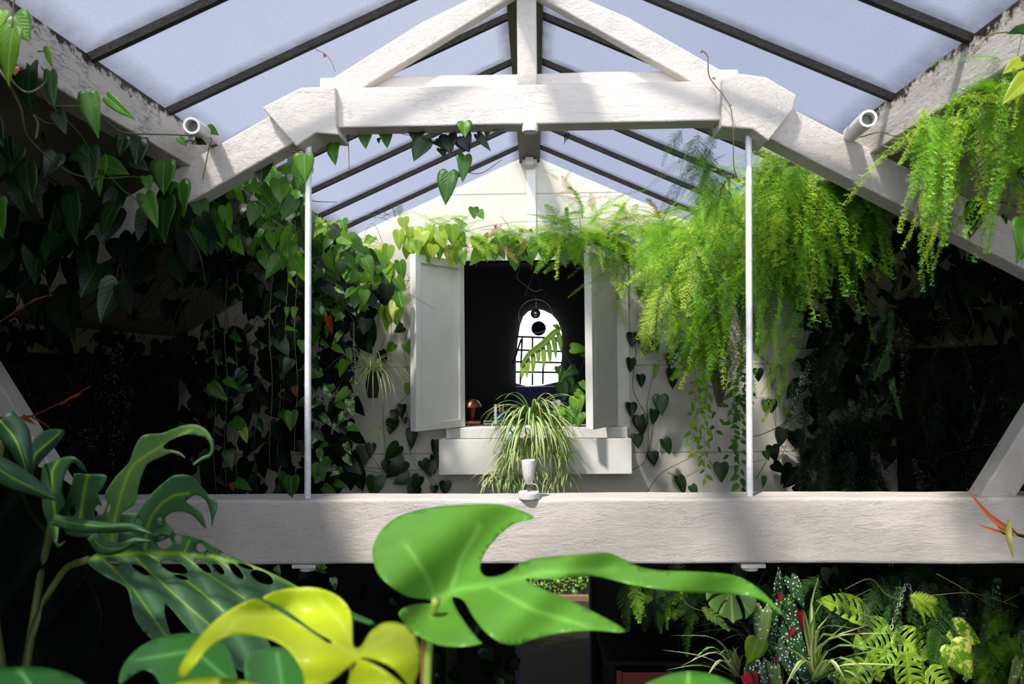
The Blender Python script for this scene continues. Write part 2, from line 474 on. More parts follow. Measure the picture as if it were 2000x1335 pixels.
# lower storey: timber wall, shade put into its dark colour, with a doorway, ceiling over it
mb = MB()
dx0 = P(1012, 1200, 7.2).x; dx1 = P(1154, 1200, 7.2).x
box(mb, -4.5, dx0, 7.2, 7.3, 0, 2.0); box(mb, dx1, 4.5, 7.2, 7.3, 0, 2.0)
box(mb, -4.5, 4.5, 7.2, 7.3, 1.94, 2.02)
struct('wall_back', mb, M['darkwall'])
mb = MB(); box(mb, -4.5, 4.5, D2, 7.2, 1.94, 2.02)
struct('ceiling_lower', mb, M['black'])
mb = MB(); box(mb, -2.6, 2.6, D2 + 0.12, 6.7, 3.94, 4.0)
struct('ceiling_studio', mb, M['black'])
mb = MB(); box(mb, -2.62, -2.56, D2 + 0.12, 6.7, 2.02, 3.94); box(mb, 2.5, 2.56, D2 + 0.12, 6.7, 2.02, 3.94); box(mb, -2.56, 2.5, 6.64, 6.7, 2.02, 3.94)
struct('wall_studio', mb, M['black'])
mb = MB(); box(mb, -6, 6, -3, 16, -0.1, 0)
struct('floor', mb, M['floor'])
fd = MB(); box(fd, dx0 - 0.03, dx0 + 0.01, 7.17, 7.33, 0, 2.0); box(fd, dx1 - 0.01, dx1 + 0.05, 7.17, 7.33, 0, 2.0)
struct('door_1', fd, mat_plain('dark blue door frame', (0.03, 0.05, 0.16), 0.4))

# ------------------------------------------------------------------ timber truss in front of the window
truss = thing('roof_truss', (XC, D1, P(1046, 1102, D1).z), 'big white painted timber truss spanning the greenhouse, cracked paint, tie beam and raised collar', 'roof truss')
zt = P(1046, 974, D1).z; zbm = P(1046, 1102, D1).z
ZT = zt
def timber(name, fn, mat, bev=0.007):
    mb = MB(); fn(mb); o = mb.build(name, mat, truss, smooth=False); bevel(o, bev, 3); return o
def subdiv_beam(mb, x0, x1, y0, y1, z0, z1, n=90, amp=0.003):
    "long beam with slightly uneven arrises"
    v = []; f = []
    for i in range(n + 1):
        x = x0 + (x1 - x0) * i / n
        q = lambda k: (noise.noise(V((x * 3.1, k * 7.7, 1.3))) + 0.5 * noise.noise(V((x * 11, k * 3.3, 4)))) * amp
        v += [(x, y0 + q(1), z0 + q(2)), (x, y1, z0 + q(3)), (x, y1, z1 + q(4)), (x, y0 + q(5), z1 + q(6) * 1.3)]
    for i in range(n):
        a = i * 4
        for k in range(4):
            k2 = (k + 1) % 4
            f.append((a + k, a + 4 + k, a + 4 + k2, a + k2))
    f.append((0, 1, 2, 3)); f.append((n * 4 + 3, n * 4 + 2, n * 4 + 1, n * 4))
    mb.add(v, f)
timber('tie_beam', lambda mb: subdiv_beam(mb, XC - XE + 0.002, XC + XE - 0.002, D1, D1 + 0.15, zbm, zt, 120, 0.004), M['beam'], 0.012)
c0 = P(653, 210, D1).x; c1 = P(1412, 195, D1).x
cz0 = P(1030, 242, D1).z; cz1 = P(1030, 164, D1).z
timber('collar_beam', lambda mb: subdiv_beam(mb, c0, c1, D1, D1 + 0.1, cz0, cz1, 60, 0.002), M['beam'])
timber('collar_beam', lambda mb: subdiv_beam(mb, P(624, 155, D1 + .1).x, P(1443, 140, D1 + .1).x, D1 + 0.1, D1 + 0.16, cz0 + 0.07, P(1035, 143, D1 + .1).z, 60, 0.002), M['beam'])
timber('king_post', lambda mb: prism(mb, [(P(1010, 60, 3.0).x, cz1 - .02), (P(1048, 60, 3.0).x, cz1 - .02), (P(1048, 60, 3.0).x, GZ - 0.076), (P(1010, 60, 3.0).x, GZ - 0.076)], D1 + 0.06, D1 + 0.16), M['rafter'])
RZ = 4.645; RS = 0.548
for sgn in (-1, 1):
    X = lambda ax: XC + sgn * ax
    def upper(mb):
        zc = lambda a: min(4.69 - .606 * a, gz(a) - 0.008)
        pts = [(X(a), zc(a)) for a in (0.02, 0.4, 0.6, 0.8)] + [(X(0.80), 4.568 - .595 * .80), (X(0.02), 4.568 - .595 * .02)]
        prism(mb, pts if sgn > 0 else pts[::-1], D1 + 0.045, D1 + 0.10)
    timber('rafter', upper, M['rafter'])
    def lower(mb):
        a0 = 0.78; a1 = 2.5
        pts = [(X(a0), RZ - RS * a0 - 0.02), (X(a1), RZ - RS * a1 - 0.02), (X(a1), RZ - RS * a1 - 0.18), (X(a0), RZ - RS * a0 - 0.18)]
        prism(mb, pts if sgn > 0 else pts[::-1], D1 + 0.02, D1 + 0.13)
    timber('rafter', lower, M['rafter'])
    def strut(mb):
        a = (128 if sgn < 0 else 1922); s = sgn
        pts = [(a, 975), (a - s * 72 * -1, 975), (a + s * 72 + s * 250, 975 - 400), (a + s * 235, 975 - 400 + 20)]
        pp = [(P(u, w_, D1).x, P(u, w_, D1).z) for u, w_ in pts]
        prism(mb, pp if sgn > 0 else pp[::-1], D1 + 0.03, D1 + 0.12)
    timber('strut', strut, M['rafter'])
gl = [(655, 168), (655, 247), (660, 262), (614, 258), (572, 284), (562, 276), (549, 282), (510, 209), (586, 170), (640, 165)]
timber('gusset_plate', lambda mb: pprism(mb, [(655, 168), (657, 247), (662, 263), (616, 259), (578, 285), (511, 209), (588, 170)], D1 - 0.035, 0.16), M['rafter'])
timber('gusset_plate', lambda mb: pprism(mb, [(1410, 152), (1448, 143), (1497, 150), (1557, 185), (1548, 215), (1501, 275), (1470, 252), (1410, 247)], D1 - 0.035, 0.16), M['rafter'])
for x0, x1 in ((602.5, 599), (1462, 1467)):
    mb = MB()
    tube(mb, [P(x0, 255, D1 + 0.05), P((x0 + x1) / 2, 973, D1 + 0.05)], 0.0125, 14)
    rod = thing('hanger_pole', P(x1, 973, D1 + 0.05), 'slim white metal pole standing on the big beam, ' + ('left of the window' if x0 < 900 else 'right of the window against the ferns'), 'pole')
    mb.build('pole', M['metalwhite'], rod)
    q = MB(); c = P((x0 + x1) / 2, 1102, D1 + 0.06)
    box(q, c.x - 0.045, c.x + 0.045, D1 + 0.01, D1 + 0.12, zbm - 0.016, zbm - 0.002)
    lathe(q, [(0.03, -0.034), (0.03, -0.016)], (c.x, D1 + 0.06, zbm), 16)
    q.build('end_plate', M['pvc'], rod, smooth=False)
# two pvc pipe stubs on the purlins
for (ax, ay, bx, by, lb) in ((374, 245, 412, 268, 'short white plastic pipe stub beside the left purlin'), (1696, 231, 1662, 262, 'short white plastic pipe stub beside the right purlin')):
    a = P(ax, ay, 2.62); b_ = P(bx, by, 2.92)
    mb = MB()
    d = b_ - a; x, y = frame_of(d); n = 24; v = []; f = []
    for p in (a, b_):
        for rr in (0.029, 0.021):
            for k in range(n):
                t_ = 2 * pi * k / n; v.append(p + x * cos(t_) * rr + y * sin(t_) * rr)
    for k in range(n):
        k2 = (k + 1) % n
        f += [(k, k2, k2 + 2 * n, k + 2 * n), (k + n, k + 3 * n, k2 + 3 * n, k2 + n), (k, k + n, k2 + n, k2), (k + 2 * n, k2 + 2 * n, k2 + 3 * n, k + 3 * n)]
    mb.add(v, f)
    o = mb.build('pipe_stub', M['pvc']); tag(o, lb, 'pipe')
    q = MB(); tube(q, [a + d * 0.15, a + d * 0.16], 0.0212, 20)
    o2 = q.build('plug', M['lampgrey'], o)

# spotlight under the collar
c = P(1035, 241, D1 + 0.02)
sp_ = thing('ceiling_spotlight', c, 'small white cylindrical spotlight fixed under the collar beam', 'light')
mb = MB(); lathe(mb, [(0.026, 0.012), (0.031, 0.006), (0.031, -0.034), (0.026, -0.036)], c, 28); mb.build('lamp_housing', M['pvc'], sp_)
mb = MB(); lathe(mb, [(0.025, -0.0365), (0.02, -0.03)], c, 24); mb.build('lens', M['lampgrey'], sp_)
# up-light on the beam
c = P(1033, 972, D1 + 0.02); c.z = ZT
ul = thing('uplight', c, 'white goblet-shaped uplight standing on the big beam in front of the spider plant', 'light')
mb = MB(); lathe(mb, [(0.040, 0.0), (0.041, 0.004), (0.041, 0.022), (0.038, 0.025), (0.0, 0.025)], c, 32); mb.build('base', M['pvc'], ul)
mb = MB(); tube(mb, [c + V((-0.003, 0, 0.025)), c + V((-0.003, 0, 0.055))], 0.0035, 8); tube(mb, [c + V((0.006, 0, 0.025)), c + V((0.006, 0, 0.055))], 0.0018, 6)
mb.build('stem', mat_plain('brass stem', (0.25, 0.18, 0.12), 0.35, 0.8), ul)
mb = MB(); lathe(mb, [(0.008, 0.052), (0.014, 0.058), (0.022, 0.085), (0.026, 0.115), (0.0262, 0.142), (0.0245, 0.144), (0.024, 0.138), (0.0, 0.134)], c, 32); mb.build('shade', M['pvc'], ul)
mb = MB(); pts = smooth_path([c + V((0.012, -0.01, 0.056)), c + V((0.03, -0.012, 0.05)), c + V((0.036, -0.012, 0.03)), c + V((0.037, -0.012, 0.026))]); tube(mb, pts, 0.0015, 5); mb.build('cable', M['pvc'], ul)

# ------------------------------------------------------------------ shutters and planter box
def shutter(h0, h1, ztop, zbot, lb, side):
    "h0 hinge point (x,y), h1 free edge (x,y)"
    a = V((h0[0], h0[1], 0)); b_ = V((h1[0], h1[1], 0)); d = (b_ - a); w = d.length; d.normalize()
    n = V((-d.y, d.x, 0)) * side
    root = thing('window_shutter', (a.x, a.y, zbot), lb, 'shutter')
    def slab(u0, u1, z0, z1, n0, n1, name):
        mb = MB(); v = [a + d * u + n * k + V((0, 0, z)) for z in (z0, z1) for k in (n0, n1) for u in (u0, u1)]
        mb.add(v, [(0, 2, 3, 1), (4, 5, 7, 6), (0, 1, 5, 4), (2, 6, 7, 3), (0, 4, 6, 2), (1, 3, 7, 5)])
        return mb
    th = 0.052; fw = 0.055
    mb = slab(0, fw, zbot, ztop, 0, th, 's')
    for q in (slab(w - fw, w, zbot, ztop, 0, th, 's'), slab(fw, w - fw, ztop - fw, ztop, 0, th, 's'), slab(fw, w - fw, zbot, zbot + fw, 0, th, 's')):
        mb.add(q.v, q.f)
    o = mb.build('frame', M['smoothwhite'], root, smooth=False); bevel(o, 0.003)
    mb = slab(fw, w - fw, zbot + fw, ztop - fw, 0.0, 0.02, 's')
    q = slab(fw, w - fw, zbot + 0.19, zbot + 0.193, 0.02, 0.0205, 's')
    mb.build('panel', M['smoothwhite'], root, smooth=False)
    return root
hl = P(897, 700, D2 - 0.025); fl = P(801, 700, 5.06)
shutter((hl.x, hl.y), (fl.x, fl.y), wz1 - 0.01, wz0 + 0.01, 'open white window shutter left of the dark window, its framed side facing out', 1)
hr = P(1206, 700, D2 - 0.025); fr_ = P(1157, 700, 5.06)
shutter((hr.x, hr.y), (fr_.x, fr_.y), wz1 - 0.01, wz0 + 0.012, 'open white window shutter right of the dark window, seen nearly edge-on', -1)
x0 = P(857, 890, 5.22).x; x1 = P(1234, 890, 5.22).x; z0 = P(1046, 926, 5.22).z; z1 = P(1046, 857, 5.22).z
pb = thing('planter_box', ((x0 + x1) / 2, 5.3, z0), 'long white wooden window box under the dark window sill', 'planter')
mb = MB(); box(mb, x0, x1, 5.22, 5.245, z0, z1); bevel(mb.build('front_board', M['smoothwhite'], pb, smooth=False), .003)
mb = MB(); box(mb, x0, x0 + 0.025, 5.245, 5.44, z0, z1 - .01); box(mb, x1 - 0.025, x1, 5.245, 5.44, z0, z1 - .01); box(mb, x0 + .025, x1 - .025, 5.42, 5.44, z0, z1 - .01); box(mb, x0 + .025, x1 - .025, 5.245, 5.42, z0, z0 + 0.02)
mb.build('box_body', M['smoothwhite'], pb, smooth=False)
mb = MB(); box(mb, x0 + .025, x1 - .025, 5.245, 5.42, z0 + .02, z1 - 0.03); mb.build('soil', mat_plain('dark soil', (0.03, 0.02, 0.012), 0.95, bump=1, bscale=80), pb, smooth=False)
# ------------------------------------------------------------------ leaf shapes
HEART = [(0, 0), (.13, -.07), (.28, -.09), (.42, -.03), (.5, .11), (.49, .26), (.42, .46), (.29, .66), (.15, .83), (.05, .94), (0, 1)]
HMID = [0, .02, .06, .12, .2, .31, .46, .64, .81, .93, 1]
OVATE = [(0, 0), (.16, -.01), (.32, .06), (.44, .17), (.5, .32), (.48, .48), (.39, .65), (.26, .8), (.12, .92), (.04, .97), (0, 1)]
OMID = [0, .03, .09, .18, .3, .45, .6, .74, .87, .95, 1]
WING = [(0, 0), (.22, -.16), (.42, -.12), (.5, .05), (.48, .25), (.42, .45), (.33, .62), (.2, .8), (.09, .92), (.03, .97), (0, 1)]
def leaf(mb, att, tip, nrm, L, W=0.75, kind=HEART, curl=0.25, fold=0.18, lr=None, wav=0.03, mi=0):
    "blade from attachment point att, tip direction, approximate face normal; W = width/length"
    y = tip.normalized(); z = nrm - y * nrm.dot(y)
    if z.length < 1e-4: z = frame_of(y)[0]
    z.normalize(); x = y.cross(z)
    mid = HMID if kind is HEART else OMID
    lr = random.random() if lr is None else lr
    ph = rnd(0, 6)
    v = []; uv = []; f = []; n = len(kind)
    def pt(lx, ly, s):
        zz = fold * abs(lx) * L * W + wav * L * sin(ly * 9 + ph) * abs(lx) * 2
        r = max(ly, 0)
        zz -= curl * L * r * r
        yy = ly * L * (1 - 0.12 * curl * r)
        return att + x * (lx * L * W) + y * yy + z * zz
    for i in range(n):
        ox, oy = kind[i]; my = mid[i]
        for s in (-1, -.55, 0, .55, 1):
            lx = ox * s; ly = my + (oy - my) * abs(s)
            v.append(pt(lx, ly, s)); uv.append((0.5 + lx, ly))
    for i in range(n - 1):
        for k in range(4):
            a = i * 5 + k
            f.append((a, a + 1, a + 6, a + 5))
    mb.add(v, f, uv, lr, mi)

DOWN = V((0, 0, -1)); TOC = V((0, -1, 0))
def img_dir(ang, Y=1):
    "direction in the picture plane: 0 = down, positive = to the right"
    return V((sin(math.radians(ang)), 0, -cos(math.radians(ang))))
def pleaf(mb, px, py, Lpx, ang, Y, W=0.75, tilt=0.35, yawn=None, kind=HEART, curl=0.2, fold=0.2, lr=None, mi=0, up=0.25):
    L = Lpx * (Y + YS[0]) / F
    d = img_dir(ang) + V((0, -tilt, 0)) * rnd(0.5, 1.2)
    yn = rnd(-0.5, 0.5) if yawn is None else yawn
    nrm = V((yn, -1, up + rnd(-0.1, 0.3)))
    leaf(mb, P(px, py, Y), d, nrm, L, W, kind, curl, fold, lr, mi=mi)

def inside(p, m=0.06):
    ax = abs(p.x - XC)
    if ax > XE - m or p.y > D2 - m * .6: return False
    if ax > HP + .1: return p.z < gz(HP) - 0.05 - (ax - HP - 0.1) * ((gz(HP) - 0.05 - ZE) / (XE - HP - 0.1)) - m
    return p.z < gz(ax) - m
def fitY(px, py, Y, m=0.06):
    "pull a point towards the viewer until it is inside the room"
    while Y > 1.2 and not inside(P(px, py, Y), m): Y -= 0.06
    return Y
def inpoly(x, y, poly):
    c = False; n = len(poly)
    for i in range(n):
        x1, y1 = poly[i]; x2, y2 = poly[i - 1]
        if (y1 > y) != (y2 > y) and x < (x2 - x1) * (y - y1) / (y2 - y1) + x1: c = not c
    return c
def smooth2(poly, k=5):
    n = len(poly); out = []
    for i in range(n):
        a, b, c, d = (poly[(i + j) % n] for j in (-1, 0, 1, 2))
        for j in range(k):
            t = j / k
            out.append(tuple(0.5 * ((2 * b[m]) + (c[m] - a[m]) * t + (2 * a[m] - 5 * b[m] + 4 * c[m] - d[m]) * t * t + (3 * b[m] - a[m] - 3 * c[m] + d[m]) * t ** 3) for m in (0, 1)))
    return out
def segdist(p, a, b):
    ax, ay = a; bx, by = b; dx, dy = bx - ax, by - ay
    t = max(0, min(1, ((p[0] - ax) * dx + (p[1] - ay) * dy) / (dx * dx + dy * dy + 1e-9)))
    return math.hypot(p[0] - ax - t * dx, p[1] - ay - t * dy)
def blade(mb, outline, holes, mapf, step, veins=(), vw=4.0, lr=0.5, uvf=None, k=5, mi=0, vridge=None):
    "leaf blade from a 2-D outline with real holes, triangulated finely and bent by mapf(x,y)->Vector"
    out = smooth2(outline, k); hs = [smooth2(h, 3) for h in holes]
    pts = []; edges = []
    def loop(lp):
        o = len(pts); n = len(lp)
        pts.extend(V(q) for q in lp); edges.extend((o + i, o + (i + 1) % n) for i in range(n))
    loop(out)
    for h in hs: loop(h)
    xs = [q[0] for q in out]; ys = [q[1] for q in out]
    y = min(ys); row = 0
    while y < max(ys):
        x = min(xs) + (step / 2 if row % 2 else 0)
        while x < max(xs):
            if inpoly(x, y, out) and not any(inpoly(x, y, h) for h in hs):
                pts.append(V((x + rnd(-.1, .1) * step, y + rnd(-.1, .1) * step)))
            x += step
        y += step * 0.87; row += 1
    for wd, pl in veins:
        for i in range(len(pl) - 1):
            (ax, ay), (bx, by) = pl[i], pl[i + 1]; L = math.hypot(bx - ax, by - ay); nn = max(2, int(L / max(step * .5, wd * 1.2)))
            for j in range(nn):
                t = j / nn; x = ax + (bx - ax) * t; y = ay + (by - ay) * t; ox, oy = -(by - ay) / L * wd * 1.5, (bx - ax) / L * wd * 1.5
                for q in ((x, y), (x + ox, y + oy), (x - ox, y - oy)):
                    if inpoly(q[0], q[1], out) and not any(inpoly(q[0], q[1], h) for h in hs): pts.append(V(q))
    vs, es, fs, _, _, _ = delaunay_2d_cdt([V((p[0], p[1])) for p in pts], edges, [], 0, 1e-5)
    fs = [f for f in fs if (lambda c: inpoly(c[0], c[1], out) and not any(inpoly(c[0], c[1], h) for h in hs))((sum(vs[i][0] for i in f) / len(f), sum(vs[i][1] for i in f) / len(f)))]
    vein = []
    for p in vs:
        best = 0
        for vv in veins:
            wd = vv[0]; pl = vv[1]
            dmin = min(segdist(p, pl[i], pl[i + 1]) for i in range(len(pl) - 1))
            best = max(best, math.exp(-(dmin / wd) ** 2))
        vein.append(best)
    uvs = [(uvf(p[0], p[1]) if uvf else (0.8, 0.5)) for p in vs]
    mb.add([mapf(p[0], p[1]) for p in vs], [tuple(f) for f in fs], uvs, lr, mi, vein)
def solid(o, t=0.0008):
    s = o.modifiers.new('thickness', 'SOLIDIFY'); s.thickness = t; s.offset = 0
    return o

def ribbon(mb, pts, w, lr=0.5, nrm=None, fold=0.25, taper=True, mi=0):
    pts = smooth_path(pts, 4); n = len(pts); v = []; uv = []; f = []
    for i, p in enumerate(pts):
        t = i / (n - 1)
        d = (pts[min(i + 1, n - 1)] - pts[max(i - 1, 0)]).normalized()
        up = nrm or V((0, 0, 1))
        sx = d.cross(up)
        if sx.length < 0.15: sx = d.cross(V((0, -1, 0.2)))
        sx.normalize(); nn = sx.cross(d)
        ww = w * (min(1, 0.45 + t * 3) * (1 - max(0, (t - 0.35) / 0.65) ** 1.6) if taper else 1) + 0.0002
        for s in (-1, -.35, .35, 1):
            v.append(p + sx * (s * ww / 2) + nn * (abs(s) * ww * fold)); uv.append((0.5 + s * 0.5, t))
    for i in range(n - 1):
        for k in range(3):
            a = i * 4 + k; f.append((a, a + 1, a + 5, a + 4))
    mb.add(v, f, uv, lr, mi)

# ------------------------------------------------------------------ fern fronds
def frond_mesh(name, mat, L=0.30, pairs=22, bl=0.30, needle=0.014, nw=0.0034, kind='plume', droop=0.5):
    mb = MB()
    stem = [V((0, L * t, -droop * L * t * t)) for t in [i / 14 for i in range(15)]]
    def at(t):
        a = V((0, L * t, -droop * L * t * t)); d = V((0, 1, -2 * droop * t)).normalized(); return a, d
    tube(mb, stem, 0.0011, 4, r1=0.0004, lr=0.2)
    for i in range(pairs):
        t = 0.08 + 0.92 * i / pairs
        a, d = at(t)
        for s in (-1, 1):
            prof = (min(1, (t - 0.02) * 5) * (1 - t) ** 0.75) if kind == 'plume' else (0.35 + 0.3 * sin(i * 1.7) ** 2) * (1 - t * 0.6)
            l = L * bl * prof * rnd(0.8, 1.15) + 0.006
            az = rnd(-0.25, 0.25) if kind == 'plume' else rnd(-1.3, 1.3)
            bd = (V((s * cos(az), 0, sin(az))) * 0.8 + d * rnd(0.5, 0.75)).normalized()
            sd = bd.cross(V((0, 0, 1))).normalized()
            nn = max(3, int(l / (needle * 0.55)))
            lr = rnd(0.2, 1)
            e = a + bd * l + V((0, 0, -0.12 * l))
            mb.add([a - sd * .0004, a + sd * .0004, e], [(0, 1, 2)], None, 0.3)
            for j in range(nn):
                q = a + (e - a) * ((j + 0.5) / nn)
                for s2 in (-1, 1):
                    nl = needle * (1 - 0.45 * j / nn) * rnd(0.7, 1.2)
                    zz = rnd(-0.35, 0.35)
                    nd = (bd * rnd(0.5, 0.9) + sd * s2 * 0.9 + V((0, 0, zz))).normalized()
                    pw = nd.cross(V((0.2, 0.1, 1))).normalized() * (nw / 2)
                    mb.add([q - pw, q + pw, q + nd * nl], [(0, 1, 2)], [(0.8, .5)] * 3, lr)
    return mb.mesh(name, mat)
FROND = {}
def get_frond(kind, mk, var):
    key = (kind, mk, var)
    if key not in FROND:
        st = random.getstate(); random.seed(hash_(kind + mk) + var)
        if kind == 'plume': me = frond_mesh('frond', M[mk], L=0.30 + 0.04 * var, pairs=20 + 3 * var, droop=0.25 + 0.15 * var)
        elif kind == 'small': me = frond_mesh('frond', M[mk], L=0.20, pairs=16, bl=0.34, needle=0.012, nw=0.0032, droop=0.35 + .1 * var)
        else: me = frond_mesh('frond', M[mk], L=0.36 + 0.05 * var, pairs=34, bl=0.13, needle=0.017, nw=0.0036, kind='brush', droop=0.45 + 0.15 * var)
        FROND[key] = me; random.setstate(st)
    return FROND[key]
def hash_(s): return sum((i + 1) * ord(c) for i, c in enumerate(s)) % 9973
def put_frond(root, p, d, up, kind, mk, sc=1.0):
    me = get_frond(kind, mk, random.randrange(3))
    o = bpy.data.objects.new('frond', me); COL.objects.link(o); o.parent = root
    y = d.normalized(); z = up - y * up.dot(y)
    if z.length < 1e-3: z = frame_of(y)[0]
    z.normalize(); x = y.cross(z)
    m_ = Matrix((x, y, z)).transposed().to_4x4() @ Matrix.Scale(sc, 4)
    m_.translation = p - root.location
    o.matrix_local = m_
    return o
def fern(label, poly, Y, n, kinds, mats, group=None, dirf=None, dy=0.25, sc=(0.7, 1.2), name='asparagus_fern'):
    "fronds rooted all over the picture region poly at depth Y+-dy"
    cx = sum(p[0] for p in poly) / len(poly); cy = sum(p[1] for p in poly) / len(poly)
    root = thing(name, P(cx, min(p[1] for p in poly), Y + dy * 0.5), label, 'fern', group)
    xs = [p[0] for p in poly]; ys = [p[1] for p in poly]
    k = 0
    n = min(n, 100)
    while k < n:
        x = rnd(min(xs), max(xs)); y = rnd(min(ys), max(ys))
        if not inpoly(x, y, poly): continue
        p = P(x, y, fitY(x, y, Y + rnd(-dy, dy), .12))
        d = dirf(x, y) if dirf else V((rnd(-.9, .9), rnd(-1.0, 0.1), rnd(-1.1, 0.35)))
        put_frond(root, p, d, V((rnd(-.4, .4), rnd(-.9, 0), 1)), random.choice(kinds), random.choice(mats), rnd(*sc))
        k += 1
    return root

GREEN1 = lin(24, 62, 18); GREEN2 = lin(60, 112, 24)
M['philo'] = mat_leaf('heart leaf green', lin(30, 76, 24), lin(88, 142, 36), vein=lin(110, 150, 60), trans=0.38, tcol=lin(130, 190, 40))
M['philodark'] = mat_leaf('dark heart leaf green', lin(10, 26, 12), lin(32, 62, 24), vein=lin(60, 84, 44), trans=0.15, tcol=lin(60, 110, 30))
M['shade'] = mat_leaf('leaf green darkened for shade', lin(6, 14, 7), lin(16, 30, 14), vein=lin(30, 46, 24), trans=0.08, tcol=lin(30, 60, 20), spec=0.08, rough=0.6)  # shaded leaf copy: the shade is in the dark base colour
M['philoyel'] = mat_leaf('yellow green heart leaf', lin(104, 150, 26), lin(178, 196, 58), vein=lin(190, 206, 110), trans=0.42, tcol=lin(200, 215, 60))
M['bright'] = mat_leaf('fresh green heart leaf', lin(50, 110, 22), lin(132, 178, 44), vein=lin(170, 200, 100), trans=0.42, tcol=lin(160, 210, 50))
M['pothos'] = mat_leaf('marbled leaf', lin(26, 72, 26), lin(70, 124, 40), vein=lin(120, 160, 80), trans=0.3, tcol=lin(130, 190, 60), varieg=lin(178, 205, 140))
M['golden'] = mat_leaf('golden marbled leaf', lin(70, 130, 26), lin(124, 176, 44), vein=lin(180, 210, 80), trans=0.35, tcol=lin(180, 220, 60), varieg=lin(226, 232, 120))
M['brownleaf'] = mat_leaf('rust brown dead leaf', lin(110, 44, 16), lin(176, 84, 26), vein=lin(90, 50, 20), trans=0.3, tcol=lin(200, 90, 30))
M['fern'] = mat_leaf('fern green', lin(76, 146, 22), lin(164, 216, 52), trans=0.35, tcol=lin(150, 210, 50), veinw=0)
M['fernlime'] = mat_leaf('fern lime', lin(150, 200, 36), lin(220, 236, 90), trans=0.4, tcol=lin(190, 225, 70), veinw=0)
M['ferndark'] = mat_leaf('fern dark', lin(22, 56, 16), lin(64, 110, 30), trans=0.25, tcol=lin(80, 130, 40), veinw=0)
M['fernshade'] = mat_leaf('fern green darkened for shade', lin(8, 18, 7), lin(20, 36, 14), trans=0.1, veinw=0)  # shaded fern copy, darkness of the corner painted into the green
M['fernbrown'] = mat_leaf('fern straw', lin(120, 100, 50), lin(190, 160, 96), trans=0.3, veinw=0)
M['stem'] = mat_plain('green brown vine stem', lin(74, 84, 36), 0.6, bscale=20)
M['stemdark'] = mat_plain('dark vine stem', lin(30, 22, 15), 0.8, bscale=20)
M['stemred'] = mat_plain('red brown stem', lin(120, 56, 30), 0.6, bscale=20)
M['root'] = mat_plain('pale aerial root', lin(120, 106, 70), 0.7, bscale=20)
M['begonia'] = mat_leaf('spotted begonia leaf', lin(20, 52, 28), lin(44, 88, 44), vein=lin(60, 90, 50), trans=0.1, spots=(72, (0.72, 0.76, 0.66)), back=lin(120, 14, 30), side=4, veinw=0.3)
M['begonialime'] = mat_leaf('pale spotted begonia leaf', lin(92, 130, 60), lin(140, 168, 84), vein=lin(170, 190, 110), trans=0.2, spots=(52, (0.85, 0.86, 0.72)), back=lin(150, 60, 40), veinw=0.3)
M['begoniashade'] = mat_leaf('spotted begonia leaf darkened for shade', lin(6, 14, 8), lin(10, 20, 12), vein=lin(20, 40, 20), trans=0.05, spots=(60, (0.05, 0.07, 0.065)), spec=.05, rough=.7, back=lin(50, 8, 16), veinw=0.2)  # begonia copy with leaf and spots darkened to paint in shade
M['spider'] = mat_strap('spider plant blade cream edge', lin(96, 140, 40), lin(218, 222, 158), edge=True, lo=0.12, hi=0.2)
M['spider2'] = mat_strap('spider plant blade green edge', lin(84, 130, 44), lin(220, 224, 170), edge=False, lo=0.14, hi=0.22)
M['crimson'] = mat_leaf('crimson', lin(90,10,24), lin(150,24,40), trans=.3, tcol=lin(200,40,60), veinw=.2)
M['chain'] = mat_plain('steel chain', (0.55, 0.55, 0.53), 0.35, 0.2)

def vine(label, paths, leaves, mats=('philo',), stem='stem', group=None, r=0.0022, cat='vine', name='heartleaf_vine', separate=False):
    "paths: lists of (px,py,Y); leaves: list of dict/tuples for pleaf (px,py,L,ang,Y,W,mi)"
    p0 = P(*paths[0][0]) if paths else P(leaves[0][0], leaves[0][1], leaves[0][4])
    root = thing(name, p0, label, cat, group)
    if paths:
        mb = MB()
        for pa in paths:
            tube(mb, smooth_path([P(*q) for q in pa], 5), r, 5, r1=r * 0.6)
            if len(paths) <= 9: mb.build('stem', M[stem], root); mb = MB()
        if mb.v: mb.build('stem', M[stem], root)
    mm = [M[k] for k in mats]
    if separate:
        for q in leaves:
            mb = MB(); pleaf(mb, *q[:5], W=q[5] if len(q) > 5 else .75, **(q[7] if len(q) > 7 else {}))
            solid(mb.build('leaf', mm[q[6]] if len(q) > 6 else mm[0], root), 0.0006)
    else:
        mb = MB()
        for q in leaves:
            pleaf(mb, *q[:5], W=q[5] if len(q) > 5 else .75, mi=q[6] if len(q) > 6 else 0, **(q[7] if len(q) > 7 else {}))
        mb.build('foliage', mm, root)
    return root
def strand_leaves(x0, y0, y1, Y, L, gap, nm=1, wob=8, W=0.7, ang=55, jy=0.06, xe=None):
    out = []; y = y0; s = 1
    while y < y1:
        t = (y - y0) / max(1, y1 - y0)
        x = x0 + ((xe - x0) * t if xe is not None else 0) + wob * sin(y / 37.0)
        out.append((x + s * rnd(1, 6), y, L * rnd(0.65, 1.15), s * rnd(10, ang), Y + rnd(-jy, jy), W * rnd(0.75, 1.1), random.randrange(nm)))
        s = -s if random.random() < 0.8 else s; y += gap * rnd(0.6, 1.4)
    return out
def strand_path(x0, y0, y1, Y, wob=8, xe=None):
    n = max(3, int(abs(y1 - y0) / 40))
    return [(x0 + ((xe - x0) * i / n if xe is not None else 0) + wob * sin((y0 + (y1 - y0) * i / n) / 37.0), y0 + (y1 - y0) * i / n, Y) for i in range(n + 1)]
